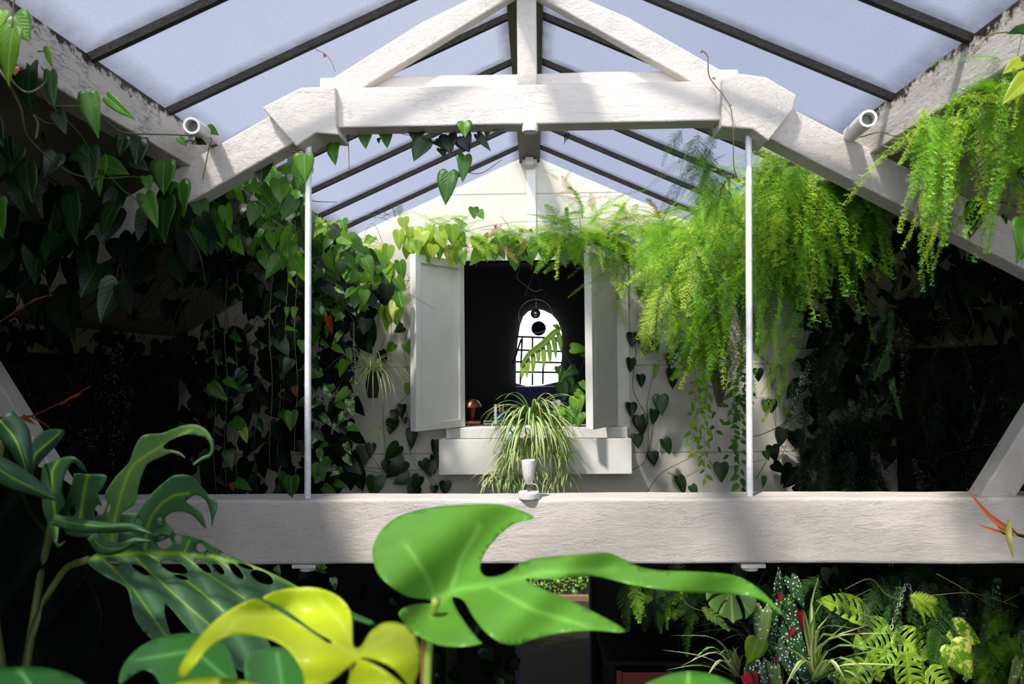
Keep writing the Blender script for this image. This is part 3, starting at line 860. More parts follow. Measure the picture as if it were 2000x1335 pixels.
def region_leaves(poly, n, Y, L, nm=1, dy=0.2, W=0.75, ang=60, Ls=0.3, wts=None):
    xs = [p[0] for p in poly]; ys = [p[1] for p in poly]; out = []
    while len(out) < n:
        x = rnd(min(xs), max(xs)); y = rnd(min(ys), max(ys))
        if not inpoly(x, y, poly): continue
        mi = random.choices(range(nm), wts)[0] if wts else random.randrange(nm)
        yy = Y + rnd(-dy, dy); yy = fitY(x, y, yy, .1) if Y < D2 - .05 else yy
        out.append((x, y, L * rnd(1 - Ls, 1 + Ls), rnd(-ang, ang), yy, W * rnd(0.75, 1.15), mi, dict(curl=rnd(0, .4), fold=rnd(0.05, .35), tilt=rnd(0, .7), yawn=rnd(-.7, .7))))
    return out
def tangle(poly, n, Y, dy=0.2, span=120):
    xs = [p[0] for p in poly]; ys = [p[1] for p in poly]; out = []
    while len(out) < n:
        x = rnd(min(xs), max(xs)); y = rnd(min(ys), max(ys))
        if not inpoly(x, y, poly): continue
        a = rnd(0, 2 * pi); s = span * rnd(0.5, 1.2); yy = Y + rnd(-dy, dy)
        if Y < D2: yy = min(fitY(x, y, yy, .1), fitY(x + cos(a) * s, y + abs(sin(a)) * s, yy, .1))
        out.append([(x, y, yy), (x + cos(a) * s * .5 + rnd(-15, 15), y + sin(a) * s * .5 + rnd(-15, 15), yy + rnd(-.05, .05)), (x + cos(a) * s, y + abs(sin(a)) * s, yy)])
    return out
# ================================================================== UPPER LEFT: heart-leaf vines on the near purlin
random.seed(11)
S = True
vine('large yellow-green heart-leaf shoot in the top left corner of the greenhouse', [[(30, -30, 1.5), (26, 20, 1.5), (24, 54, 1.5)], [(-10, 120, 1.55), (18, 165, 1.55), (35, 190, 1.6)]],
     [(26, 56, 116, -8, 1.5, .42, 0, dict(tilt=.1, yawn=.1, lr=.5)), (28, 32, 62, 34, 1.58, .95, 0, dict(tilt=.2, lr=.3)), (4, 22, 50, -10, 1.55, .8, 0, dict(lr=.9))],
     ('bright',), separate=S, r=.0022)
vine('heart-leaf vine running under the peeling left purlin towards the truss',
     [[(10, 150, 1.7), (40, 210, 1.75), (50, 260, 1.8), (75, 290, 1.9), (110, 320, 2.0), (150, 342, 2.15), (200, 348, 2.3), (260, 345, 2.45), (285, 352, 2.6)],
      [(70, 165, 2.0), (100, 205, 2.05), (130, 235, 2.1), (160, 268, 2.2), (190, 320, 2.3), (215, 345, 2.35), (245, 375, 2.4), (282, 398, 2.5)],
      [(105, 207, 2.05), (140, 207, 2.1), (162, 208, 2.15)], [(205, 235, 2.2), (240, 258, 2.3), (300, 262, 2.5), (360, 264, 2.7), (410, 268, 2.8), (408, 290, 2.8), (396, 350, 2.8)],
      [(0, 120, 1.8), (30, 165, 1.8), (60, 180, 1.8), (92, 150, 2.0), (60, 105, 2.0), (88, 100, 2.0)],
      [(70, 270, 1.9), (74, 240, 1.95), (66, 225, 1.95), (90, 240, 2.0), (118, 240, 2.0)]],
     [(60, 128, 92, -6, 1.95, .92, 1, dict(tilt=.1)), (172, 183, 92, 14, 2.1, .46, 0, dict(tilt=.1, yawn=.1, lr=.6)), (210, 190, 82, 50, 2.2, .32, 0, dict(lr=.8)),
      (92, 92, 48, 14, 2.0, .35, 2, {}), (98, 140, 80, 15, 2.0, .32, 0, dict(lr=.2)), (272, 272, 60, 0, 2.4, .75, 1, {}), (172, 288, 98, 18, 2.3, .45, 1, dict(lr=.9)),
      (322, 316, 68, 0, 2.6, .8, 0, dict(yawn=0, lr=.35)), (350, 358, 74, 12, 2.65, .7, 0, dict(lr=.3)), (202, 322, 66, 72, 2.3, .68, 0, dict(lr=.2)), (198, 308, 84, 4, 2.3, .38, 0, dict(lr=.5)),
      (284, 380, 74, 24, 2.5, .5, 0, dict(lr=.6)), (52, 325, 78, 10, 1.9, .68, 1, {}), (142, 385, 100, 4, 2.1, .6, 1, {}), (-6, 392, 82, 14, 1.6, .6, 0, dict(lr=.5)),
      (242, 268, 40, -10, 2.3, .8, 1, {}), (368, 272, 42, 78, 2.75, .7, 1, {}), (404, 250, 30, 62, 2.8, .75, 0, {}), (322, 392, 92, 3, 2.6, .74, 1, {}), (306, 425, 55, -12, 2.6, .7, 1, {}),
      (40, 290, 60, -20, 1.85, .7, 1, {}), (110, 300, 58, -20, 2.0, .8, 1, {}), (225, 400, 70, -20, 2.4, .7, 1, {}), (285, 345, 34, 20, 2.55, .7, 0, {}), (15, 270, 60, 10, 1.8, .7, 1, {}),
      (110, 220, 52, 30, 2.0, .6, 1, {}), (140, 300, 50, 70, 2.1, .6, 1, {}), (255, 310, 50, 60, 2.4, .7, 1, {}), (-10, 235, 60, 20, 1.7, .6, 1, {}), (350, 268, 26, 40, 2.7, .6, 0, {})],
     ('philo', 'philodark', 'philoyel'), separate=S, r=.0030)
vine('rusty orange tendril and bud on the vine below the left purlin', [[(72, 167, 2.0), (84, 185, 2.0), (98, 205, 2.0)]], [(32, 130, 20, 0, 1.55, .8, 0, {})], ('brownleaf',), 'stemred', r=.0022)
vine('bare dark vine stems looping across the shaded left ceiling',
     [[(55, 300, 2.6), (90, 340, 2.7), (140, 378, 2.8), (190, 410, 2.9), (240, 425, 3.0), (285, 440, 3.2)],
      [(0, 425, 2.8), (60, 450, 2.9), (120, 480, 3.1), (185, 492, 3.3), (215, 520, 3.4)], [(30, 615, 2.6), (90, 585, 2.8), (130, 560, 3.0), (180, 525, 3.2)],
      [(200, 520, 3.3), (200, 560, 3.4), (170, 600, 3.5), (110, 625, 3.6)], [(180, 590, 3.6), (240, 560, 3.7), (300, 500, 3.9), (380, 460, 4.0)],
      [(230, 640, 3.9), (290, 580, 4.0), (350, 520, 4.1), (430, 480, 4.2)], [(150, 655, 3.7), (220, 600, 3.8), (270, 540, 4.0), (330, 470, 4.1)],
      [(270, 660, 4.0), (330, 600, 4.1), (420, 540, 4.2), (470, 500, 4.2)], [(200, 505, 3.3), (260, 500, 3.5), (330, 520, 3.8), (400, 505, 4.0)]]
      + tangle([(150, 460), (420, 420), (470, 560), (200, 660)], 26, 3.9, .3, 110),
     region_leaves([(130, 450), (420, 420), (470, 560), (380, 640), (200, 600)], 46, 3.7, 34, 1, .4)
     + [(232, 465, 78, 30, 2.7, .75, 0, {}), (120, 445, 34, 20, 3.0, .7, 0, {}), (170, 460, 32, 60, 3.1, .6, 0, {}), (200, 545, 36, 10, 3.2, .8, 0, {}), (70, 600, 46, 8, 2.8, .7, 0, {}), (10, 590, 60, 12, 2.4, .7, 0, {})],
     ('shade',), 'stemdark', r=.0032)

random.seed(14)
K0 = [(-30, 300), (150, 290), (330, 360), (420, 430), (330, 540), (120, 600), (-30, 590)]
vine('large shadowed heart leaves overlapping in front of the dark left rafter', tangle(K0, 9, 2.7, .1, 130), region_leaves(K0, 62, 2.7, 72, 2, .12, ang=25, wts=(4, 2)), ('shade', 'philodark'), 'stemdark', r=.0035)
# mass of leaves below the left rafter
A = [(345, 395), (400, 372), (470, 335), (540, 300), (596, 300), (600, 420), (600, 520), (520, 500), (440, 470), (360, 450)]
random.seed(12)
vine('dense mass of heart-shaped vine leaves spilling below the left truss rafter', tangle(A, 22, 3.3, .2, 90),
     region_leaves(A, 120, 3.35, 42, 3, .25, wts=(6, 4, 1), ang=45) + [(517, 310, 55, -5, 3.0, .8, 1, dict(yawn=0)), (545, 350, 52, 8, 3.1, .72, 0, dict(lr=.9)), (440, 403, 58, 14, 3.0, .52, 0, dict(lr=.5)),
      (385, 393, 48, 30, 2.95, .8, 0, dict(lr=.2)), (430, 435, 50, 12, 3.0, .7, 0, {}), (480, 345, 50, 40, 3.1, .7, 0, dict(lr=1)), (470, 330, 40, 10, 3.1, .7, 0, {}), (500, 400, 46, -8, 3.1, .7, 0, {}), (370, 450, 46, 6, 3.0, .55, 0, dict(lr=.8)), (395, 470, 42, -4, 3.0, .5, 0, dict(lr=.6))],
     ('philo', 'philodark', 'bright'), 'stemdark', r=.0022)
vine('bright single heart leaf hanging in front of the left white pole', [[(560, 296, 2.88), (592, 298, 2.86), (593, 302, 2.84)]], [(594, 303, 56, 2, 2.84, .74, 0, dict(yawn=.05, lr=.4, tilt=.1))], ('bright',), separate=S)
B = [(345, 455), (600, 430), (600, 640), (560, 700), (470, 560), (380, 560)]
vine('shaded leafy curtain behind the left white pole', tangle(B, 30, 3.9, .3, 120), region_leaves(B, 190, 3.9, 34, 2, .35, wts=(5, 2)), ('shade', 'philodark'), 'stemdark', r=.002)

# long hanging strands on the left
random.seed(21)
def hang(lb, x, y0, y1, Y, leaves, mats, stem='root', r=.0016, **k):
    return vine(lb, [strand_path(x, y0, y1, Y, 3)], leaves, mats, stem, r=r, group=None, **k)
hang('bare brown hanging root with broad green leaves, nearest the dark left corner', 441, 430, 962, 3.7,
     [(452, 560, 28, 70, 3.65, .7, 0, {}), (440, 740, 38, 60, 3.65, .5, 0, {}), (410, 752, 48, 52, 3.6, .62, 0, dict(lr=.3)), (452, 652, 30, 55, 3.65, .6, 0, {}), (470, 720, 26, -25, 3.65, .8, 1, {}), (445, 700, 22, 60, 3.6, .5, 0, {})], ('philo', 'philodark'), separate=S)
hang('hanging strand with small leaves and one yellow leaf near the bottom left', 462, 470, 962, 3.75,
     [(480, 730, 34, -35, 3.7, .5, 0, {}), (468, 750, 26, -60, 3.7, .8, 1, {}), (490, 755, 30, -70, 3.7, .6, 1, {}), (455, 820, 44, 62, 3.7, .62, 0, dict(lr=.25)), (474, 838, 30, 20, 3.68, .6, 2, dict(lr=.8)), (470, 790, 28, -50, 3.7, .6, 1, {}), (445, 880, 40, 20, 3.7, .7, 0, {}), (460, 940, 40, 70, 3.7, .6, 0, {})], ('philo', 'philodark', 'philoyel'), separate=S)
hang('long thin leafless hanging root between the leafy strands on the left', 529, 470, 962, 3.5, [(525, 520, 22, -5, 3.5, .5, 0, {}), (512, 555, 26, -8, 3.5, .6, 0, {}), (528, 470, 40, 5, 3.5, .6, 0, {})], ('philodark',))
hang('hanging vine ending in a neat heart leaf beside the left white pole', 578, 430, 962, 3.3,
     [(568, 803, 40, 3, 3.2, .8, 0, dict(yawn=0, lr=.3)), (590, 665, 26, 10, 3.2, .8, 0, dict(lr=.2)), (560, 600, 22, 10, 3.3, .5, 0, {}), (558, 640, 26, 80, 3.3, .4, 0, dict(lr=1)), (566, 700, 36, -20, 3.3, .8, 1, {}), (590, 860, 30, 5, 3.2, .8, 1, {}), (569, 930, 42, 0, 2.88, .95, 0, dict(lr=.1))], ('philo', 'philodark'), separate=S)
hang('tendril with a curling pale tip left of the white pole', 560, 430, 700, 3.3, [(565, 545, 24, 40, 3.3, .3, 0, dict(lr=1)), (575, 600, 24, 0, 3.3, .6, 0, {}), (585, 535, 40, 50, 3.25, .25, 0, dict(lr=1))], ('bright',))
hang('slim hanging vine with sparse dark leaves at the edge of the left shade', 420, 600, 962, 3.9, strand_leaves(420, 620, 950, 3.9, 30, 40), ('philodark',))
hang('shaded hanging vine behind the two leafy strands on the left', 500, 560, 962, 4.1, strand_leaves(500, 580, 955, 4.1, 30, 24, 2), ('philodark', 'shade'))
hang('short shaded vine hanging by the long bare root', 545, 600, 962, 4.0, strand_leaves(545, 620, 955, 4.0, 30, 26, 2), ('shade', 'philodark'))
vine('orange dead leaf hanging low beside the left white pole', [], [(452, 943, 18, 20, 3.6, .7, 0, {}), (642, 618, 34, 10, 4.3, .5, 0, {}), (575, 755, 20, 10, 3.5, .7, 0, {})], ('brownleaf',))

# marbled strands right of the pole
random.seed(31)
for i, (x, y0, y1, Y, L, gap, lb) in enumerate([
        (626, 600, 962, 4.3, 34, 34, 'hanging marbled pothos strand just right of the left pole'),
        (650, 560, 962, 4.4, 33, 32, 'marbled pothos strand, second from the left pole'),
        (676, 540, 940, 4.35, 34, 30, 'marbled pothos strand hanging beside the steel chain'),
        (612, 700, 962, 4.0, 44, 62, 'plain green heart-leaf strand partly behind the left pole')]):
    vine(lb, [strand_path(x, y0 - 60, y1, Y, 5)], strand_leaves(x, y0, y1, Y, L, gap, 2, 5, .58, 75), ('pothos', 'philo') if i < 3 else ('philo', 'philodark'), 'stemdark', r=.0016, name='pothos_vine')
B2 = [(608, 430), (640, 440), (700, 470), (760, 560), (740, 640), (690, 700), (700, 960), (608, 960)]
vine('deep shaded leaves filling the corner behind the marbled pothos strands', tangle(B2, 30, 4.8, .2, 100), region_leaves(B2, 170, 4.8, 34, 2, .3, wts=(5, 2)), ('shade', 'philodark'), 'stemdark', r=.0018)
C_ = [(608, 435), (650, 430), (700, 470), (730, 500), (720, 580), (660, 600), (608, 620)]
vine('green leafy clump under the end of the left purlin', tangle(C_, 14, 4.5, .2, 70), region_leaves(C_, 105, 4.5, 34, 3, .25, wts=(5, 2, 2)), ('philo', 'philodark', 'bright'), 'stemdark', r=.0016)
C2 = [(620, 425), (650, 432), (690, 460), (720, 450), (760, 480), (790, 520), (780, 620), (740, 600), (700, 540), (650, 480)]
vine('sunlit yellow-green vine between the left purlin and the open shutter', tangle(C2, 12, 5.1, .1, 80) + [[(640, 440, 4.9), (690, 430, 5.0), (720, 420, 5.1), (775, 420, 5.2)]],
     region_leaves(C2, 58, 5.1, 34, 3, .15, wts=(5, 2, 2), ang=35) + [(780, 450, 42, 0, 5.1, .6, 1, dict(lr=.3)), (800, 460, 40, 5, 5.1, .8, 1, {}), (740, 480, 44, 10, 5.1, .75, 1, {}), (735, 520, 36, 3, 5.1, .55, 0, {}), (755, 515, 42, 12, 5.1, .5, 0, {}), (780, 510, 44, 14, 5.1, .55, 0, {}), (788, 425, 26, 5, 5.15, .95, 1, {}), (668, 430, 32, 10, 4.7, .9, 0, dict(lr=.1)), (622, 430, 24, 40, 4.7, .7, 0, {}), (643, 445, 20, 20, 4.7, .7, 0, {})],
     ('bright', 'philoyel', 'philo'), 'stem', r=.0018)
vine('rust-red withered flowers scattered in the garland', [], [(675, 465, 18, 8, 4.7, .7, 0, {}), (712, 490, 20, 12, 5.0, .8, 0, {}), (695, 475, 12, 0, 5.0, .6, 0, {}), (890, 478, 9, 10, 5.2, 1, 0, {}), (907, 478, 9, 60, 5.2, .8, 0, {}), (950, 455, 9, 20, 5.2, .9, 0, {}), (1015, 450, 12, 70, 5.2, .6, 0, {}), (1035, 448, 9, 40, 5.2, .8, 0, {}), (968, 440, 8, 0, 5.2, .8, 0, {}), (1024, 466, 8, 0, 5.2, .8, 0, {}), (648, 630, 26, 8, 4.6, .4, 0, {})], ('brownleaf',))
random.seed(33)
# vines on the cream wall left of the shutter
vine('wiry vine with dark round leaves climbing the cream wall left of the open shutter',
     [[(800, 540, 5.42), (770, 620, 5.43), (740, 690, 5.44), (725, 760, 5.44)], [(720, 560, 5.4), (740, 620, 5.42), (720, 680, 5.42), (700, 740, 5.44)], [(800, 560, 5.42), (760, 590, 5.43), (700, 600, 5.44)], [(803, 620, 5.42), (790, 680, 5.42), (800, 760, 5.43), (770, 800, 5.43), (800, 850, 5.43), (805, 900, 5.43), (850, 940, 5.4)],
      [(690, 910, 5.42), (750, 915, 5.43), (810, 918, 5.43), (850, 910, 5.4)], [(748, 780, 5.4), (750, 850, 5.42), (758, 900, 5.42)]],
     [(715, 600, 32, 0, 5.38, .85, 1, {}), (738, 590, 30, -5, 5.38, .8, 1, {}), (760, 582, 30, 10, 5.38, .5, 0, {}), (778, 602, 26, -10, 5.38, .9, 0, {}), (775, 628, 16, 40, 5.38, .8, 1, {}), (788, 638, 22, -60, 5.38, .9, 1, {}), (724, 650, 30, 8, 5.38, .9, 1, {}), (770, 672, 24, -40, 5.38, .9, 0, dict(lr=.1)), (795, 668, 30, 15, 5.36, .8, 0, {}), (800, 750, 24, -10, 5.36, .9, 0, {}), (745, 685, 30, 20, 5.38, .7, 1, {}), (700, 640, 40, 5, 5.3, .9, 1, {})], ('bright', 'philodark'), 'stemdark', r=.0018)
vine('cluster of dark heart leaves low on the wall left of the planter box', [[(790, 790, 5.4), (800, 830, 5.42), (800, 880, 5.42), (830, 920, 5.4), (845, 950, 5.4)]],
     [(770, 800, 24, 10, 5.38, .8, 0, {}), (786, 790, 28, -5, 5.38, .7, 0, {}), (790, 815, 14, 10, 5.38, .9, 0, {}), (770, 820, 30, -20, 5.36, 1, 0, {}), (804, 838, 40, 0, 5.36, .6, 0, {}), (780, 870, 42, -50, 5.38, .8, 0, {}), (755, 900, 26, 0, 5.38, .85, 0, {}), (790, 900, 50, -50, 5.36, .7, 0, {}), (800, 930, 36, -70, 5.34, .8, 0, dict(lr=1)), (825, 900, 36, 40, 5.38, .7, 0, {}), (842, 900, 30, 0, 5.38, .8, 0, {}), (820, 930, 34, -30, 5.38, .8, 0, {}), (733, 930, 42, 0, 5.36, .95, 0, {}), (850, 860, 34, 5, 5.42, .6, 0, {}), (848, 890, 36, 5, 5.42, .55, 0, {}), (870, 940, 28, 0, 5.4, .9, 0, {}), (710, 870, 40, 10, 5.38, .8, 0, {}), (725, 866, 30, 0, 5.38, .7, 0, {}), (812, 950, 30, -20, 5.38, 1, 0, {}), (848, 948, 20, 0, 5.38, .9, 0, {}), (700, 920, 40, 10, 5.38, .9, 0, {})], ('philodark',), 'stemdark', r=.002)
# chain + hanging spider plant
def chain(label, p0, p1, link=0.030, wire=0.0022, name='hanging_chain', sag=0):
    mb = MB(); d = p1 - p0; n = max(3, int(d.length / (link * 0.78))); x, y = frame_of(d); dn = d.normalized()
    for i in range(n):
        c = p0 + d * ((i + 0.5) / n); a = x if i % 2 else y
        pts = []
        for k in range(11):
            t = 2 * pi * k / 10
            pts.append(c + a * (cos(t) * link * 0.28) + dn * (sin(t) * link * 0.5))
        tube(mb, pts, wire, 5, caps=False)
    o = mb.build(name, M['chain']); return tag(o, label, 'chain')
chain('steel chain dropping to the hanging spider plant left of the shutter', P(690, 570, 4.7), P(691, 680, 4.7), .02, .0016)
chain('lower left steel chain holding the hanging spider plant', P(691, 680, 4.7), P(697, 752, 4.7), .02, .0016)
chain('lower right steel chain holding the hanging spider plant', P(693, 680, 4.7), P(713, 725, 4.7), .02, .0016)
def spider_plant(label, c, n, Lr, w, mats, dirs, droop=1.0, name='spider_plant', parts=True, pot=None):
    root = thing(name, c, label, 'plant')
    mbs = [MB() for _ in mats]
    for i in range(n):
        d = dirs(i); L = rnd(*Lr); g = droop * rnd(0.7, 1.3)
        pts = []; p = V(c) + V((d.x, d.y, 0)) * rnd(0, 0.02); v = d.normalized()
        for k in range(7):
            pts.append(p.copy()); p = p + v * (L / 6); v = (v + V((0, 0, -0.34 * g))).normalized()
        ribbon(mbs[i % len(mats)], pts, w * rnd(0.7, 1.2), random.random())
    for mb, mk in zip(mbs, mats): mb.build('foliage', M[mk], root)
    return root
def dome(i):
    a = rnd(0, 2 * pi); e = rnd(0.1, 1.2); return V((cos(a) * cos(e), sin(a) * cos(e), sin(e)))
random.seed(41)
sp2 = spider_plant('hanging spider plant with thin arching blades left of the open shutter', P(728, 726, 4.7), 90, (.16, .40), .0065, ('spider', 'fern_strap') if 'fern_strap' in M else ('spider',), dome, 1.3)
mb = MB(); lathe(mb, [(0.03, -0.16), (0.055, -0.02), (0.06, 0.0), (0.055, 0.0), (0.0, -0.01)], sp2.location, 20); mb.build('pot', M['stemdark'], sp2)
sp3 = spider_plant('straw-coloured dried plantlet dangling below the hanging spider plant', P(738, 838, 4.75), 40, (.06, .17), .003, ('spider',), lambda i: V((rnd(-1, 1), rnd(-1, 1), rnd(-.6, .9))), 1.4)

# ================================================================== garland over the window
random.seed(51)
G = [(700, 440), (790, 415), (830, 440), (900, 450), (1000, 455), (1090, 440), (1180, 440), (1185, 480), (1150, 500), (1090, 490), (1000, 492), (930, 500), (890, 505), (830, 495), (720, 490)]
G1 = [(790, 440), (895, 440), (905, 495), (800, 480)]
G2 = [(925, 455), (1145, 455), (1140, 498), (1060, 488), (935, 492)]
vine('yellow-green heart-leaf garland resting on top of the left shutter', tangle(G1, 5, 5.1, .05, 60), region_leaves(G1, 24, 5.15, 32, 2, .1, ang=30) + [(825, 452, 36, -5, 5.02, .9, 0, {}), (862, 452, 36, 8, 5.0, .9, 0, {}), (882, 440, 40, 10, 5.0, .75, 0, {}), (846, 478, 26, 0, 5.0, 1, 0, {}), (905, 490, 30, 4, 5.0, .6, 1, {}), (896, 494, 26, -10, 5.0, .7, 1, {}), (818, 470, 22, 0, 5.0, .9, 0, {})], ('philoyel', 'bright'), 'stem', r=.002)
vine('heart-leaf garland hanging over the top edge of the dark window', tangle(G2, 8, 5.3, .06, 90) + [[(900, 455, 5.2), (960, 440, 5.2), (1040, 432, 5.25), (1120, 440, 5.25)]], region_leaves(G2, 40, 5.3, 32, 2, .08, ang=35) + [(955, 480, 28, -8, 5.2, 1, 0, {}), (980, 462, 36, 0, 5.2, .8, 0, {}), (1040, 484, 26, 5, 5.2, .9, 1, {}), (1098, 488, 38, 8, 5.15, .6, 1, dict(lr=.6)), (1075, 468, 30, 30, 5.2, .6, 1, {}), (1132, 466, 30, 6, 5.2, .6, 1, {}), (925, 405, 24, 5, 5.3, .9, 1, {}), (935, 412, 20, 30, 5.3, .9, 1, {})], ('bright', 'philo'), 'stem', r=.0018)
def updir(x, y): return V((rnd(-1, 1), rnd(-1, -.1), rnd(-.6, .7)))
fern('fluffy fern tuft left of centre in the garland above the window', [(830, 430), (900, 425), (930, 445), (925, 470), (840, 460)], 5.2, 60, ['small'], ['fern', 'fernlime'], dirf=updir, dy=.1, sc=(.6, .95))
fern('fern tuft in the middle of the garland above the window', [(930, 445), (1060, 445), (1080, 475), (940, 480)], 5.22, 60, ['small'], ['fernlime', 'fern', 'fernbrown'], dirf=updir, dy=.08, sc=(.5, .85))
fern('lime fern bank right of the king post above the window', [(1080, 430), (1180, 420), (1240, 430), (1240, 490), (1090, 480)], 5.1, 100, ['small', 'plume', 'brush'], ['fernlime', 'fern', 'fern'], dirf=updir, dy=.15, sc=(.6, 1.0))
fern('fern fringe hanging over the top of the right shutter', [(1120, 450), (1230, 440), (1240, 500), (1160, 490)], 5.0, 60, ['brush', 'plume'], ['fern', 'fernlime', 'ferndark'], dirf=lambda x, y: V((rnd(-.9, .9), rnd(-.9, .1), rnd(-.6, .4))), dy=.08, sc=(.4, .65))
fern('straw and lime fern tangle along the top of the gable garland at right', [(1180, 415), (1330, 425), (1350, 450), (1200, 450)], 5.2, 70, ['small', 'brush'], ['fernlime', 'fernlime', 'fernbrown'], dirf=updir, dy=.12, sc=(.6, 1.0))
fern('sparse straw-coloured fern fronds fanning up the cream gable wall', [(1070, 330), (1120, 340), (1200, 400), (1230, 440), (1090, 440)], 5.44, 16, ['small'], ['fernlime', 'fernbrown'], dirf=lambda x, y: V((rnd(-.6, .6), -.08, rnd(.1, 1))), dy=.02, sc=(.5, .9))
fern('faint pale fern sprays on the cream gable at far left', [(720, 430), (760, 420), (800, 425), (780, 440)], 5.4, 8, ['small'], ['ferndark', 'fern'], dirf=lambda x, y: V((rnd(-1, 1), -.1, rnd(.1, 1))), dy=.03, sc=(.4, .7))

# vine hanging from the collar beam
random.seed(61)
vine('dark heart-leaf vine trailing below the collar beam', [[(560, 300, 3.0), (600, 290, 3.0), (655, 258, 3.0), (700, 252, 3.0), (755, 256, 3.0), (808, 266, 3.0), (874, 280, 3.0), (888, 298, 3.0), (895, 320, 3.0), (906, 345, 3.0)],
     [(650, 300, 3.0), (680, 262, 3.0)], [(906, 335, 3.0), (940, 338, 3.0), (980, 312, 3.0)], [(680, 256, 3.0), (682, 330, 3.0)], [(890, 260, 3.0), (930, 255, 3.0), (960, 240, 3.0)], [(812, 245, 3.0), (850, 262, 3.0), (900, 258, 3.0)], [(1085, 245, 3.0), (1105, 255, 3.0), (1112, 265, 3.0), (1100, 282, 3.0)]],
     [(713, 252, 42, 3, 3.0, .74, 0, dict(yawn=0)), (752, 254, 38, 10, 3.0, .72, 0, {}), (652, 280, 46, 2, 2.98, .65, 0, {}), (815, 252, 36, 5, 2.98, .95, 1, {}), (830, 272, 50, -28, 2.97, .85, 1, dict(yawn=0)), (907, 238, 34, 4, 2.86, .9, 2, dict(yawn=0, lr=.2)),
      (875, 264, 42, 5, 3.0, .95, 1, {}), (903, 266, 36, 20, 2.98, 1.1, 1, {}), (953, 244, 28, -5, 3.0, .7, 0, {}), (932, 262, 44, 38, 2.98, .4, 1, {}), (908, 304, 56, -3, 2.98, .52, 0, dict(yawn=.2)), (876, 336, 68, -5, 2.96, .62, 0, dict(yawn=0, lr=.3)), (965, 244, 40, 86, 2.98, .8, 0, dict(lr=.1)), (775, 248, 24, 60, 3.0, .6, 1, {}), (860, 290, 24, 30, 3.0, .8, 1, {}), (850, 275, 28, 50, 3.0, .7, 1, {}), (740, 270, 12, 0, 3.0, .7, 1, {}), (1105, 262, 18, -10, 3.0, .25, 1, {}), (1112, 262, 16, -30, 3.0, .3, 1, {})],
     ('philo', 'philodark', 'bright'), 'stemdark', separate=S, r=.0018)
vine('thin dead tendril curling against the sky panes left of the truss', [[(597, 83, 2.7), (620, 98, 2.75), (636, 106, 2.8), (648, 122, 2.85), (655, 140, 2.95)]], [(632, 106, 9, 40, 2.8, .5, 0, {}), (636, 108, 8, -40, 2.8, .5, 0, {})], ('brownleaf',), 'stemdark', r=.0012)
vine('yellow-brown climbing stem draped over the right end of the collar beam', [[(1370, 98, 2.83), (1382, 110, 2.84), (1384, 145, 2.84), (1395, 165, 2.84), (1412, 185, 2.84), (1428, 215, 2.84), (1432, 260, 2.85), (1433, 320, 2.9), (1440, 350, 2.95)]], [(1372, 101, 8, -60, 2.83, .5, 0, {}), (1392, 152, 8, 60, 2.83, .5, 0, {}), (1429, 205, 8, -60, 2.83, .5, 0, {})], ('brownleaf',), 'root', r=.0028)
# ================================================================== RIGHT: asparagus fern masses
random.seed(71)
hangd = lambda x, y: V((rnd(-.8, .6), rnd(-.9, .2), rnd(-1.2, .15)))
fern('bright lime fern mass right of the window at the top of the wall', [(1230, 430), (1330, 420), (1370, 440), (1370, 520), (1250, 520)], 4.9, 95, ['plume', 'small'], ['fernlime', 'fern'], dirf=hangd, dy=.25, sc=(.6, 1.0))
fern('second lime fern layered behind the bright mass at the top of the wall', [(1260, 440), (1400, 400), (1440, 470), (1330, 520)], 4.6, 95, ['plume', 'small'], ['fernlime', 'fernlime', 'fern'], dirf=hangd, dy=.2, sc=(.6, 1.0))
fern('fern curtain beside the right shutter hanging over the casing', [(1180, 440), (1250, 470), (1290, 540), (1250, 580), (1200, 560)], 5.1, 70, ['small', 'plume'], ['fern', 'fernlime', 'ferndark'], dirf=hangd, dy=.12, sc=(.5, .9))
fern('huge bright fern cascading left of the right white pole, upper part', [(1380, 350), (1450, 330), (1465, 480), (1320, 500), (1340, 430)], 4.1, 100, ['brush', 'plume', 'brush'], ['fernlime', 'fern', 'fern'], dirf=hangd, dy=.3, sc=(.7, 1.1))
fern('lime fern layer bulging over the top of the cascade left of the right pole', [(1350, 400), (1460, 340), (1465, 560), (1300, 560), (1280, 470)], 4.45, 100, ['brush', 'plume'], ['fernlime', 'fernlime', 'fern'], dirf=hangd, dy=.15, sc=(.7, 1.1))
fern('lime fern bank tucked under the knee plate right of the right pole', [(1475, 280), (1530, 290), (1620, 350), (1580, 430), (1480, 440)], 3.9, 100, ['brush', 'plume'], ['fernlime', 'fernlime', 'fern'], dirf=hangd, dy=.15, sc=(.7, 1.1))
fern('huge bright fern cascading left of the right white pole, lower part', [(1300, 500), (1460, 480), (1460, 620), (1380, 640), (1290, 600)], 4.2, 100, ['brush', 'plume', 'brush'], ['fern', 'fernlime', 'fern', 'ferndark'], dirf=hangd, dy=.3, sc=(.65, 1.05))
fern('bright fern bank directly right of the right white pole under the rafter', [(1475, 290), (1540, 300), (1600, 330), (1600, 420), (1480, 430)], 3.6, 100, ['brush', 'plume', 'brush'], ['fernlime', 'fern', 'fern'], dirf=hangd, dy=.25, sc=(.7, 1.1))
fern('green fern fronds hanging below the bright bank right of the right pole', [(1475, 430), (1600, 400), (1650, 440), (1580, 500), (1480, 520)], 3.7, 100, ['brush', 'plume', 'brush'], ['fern', 'fern', 'ferndark'], dirf=hangd, dy=.25, sc=(.6, 1.0))
fern('fern tips reaching along the underside of the right rafter', [(1600, 330), (1720, 370), (1740, 410), (1640, 440), (1600, 400)], 3.5, 80, ['brush', 'plume', 'brush'], ['fern', 'fern', 'ferndark'], dirf=hangd, dy=.15, sc=(.55, .9))
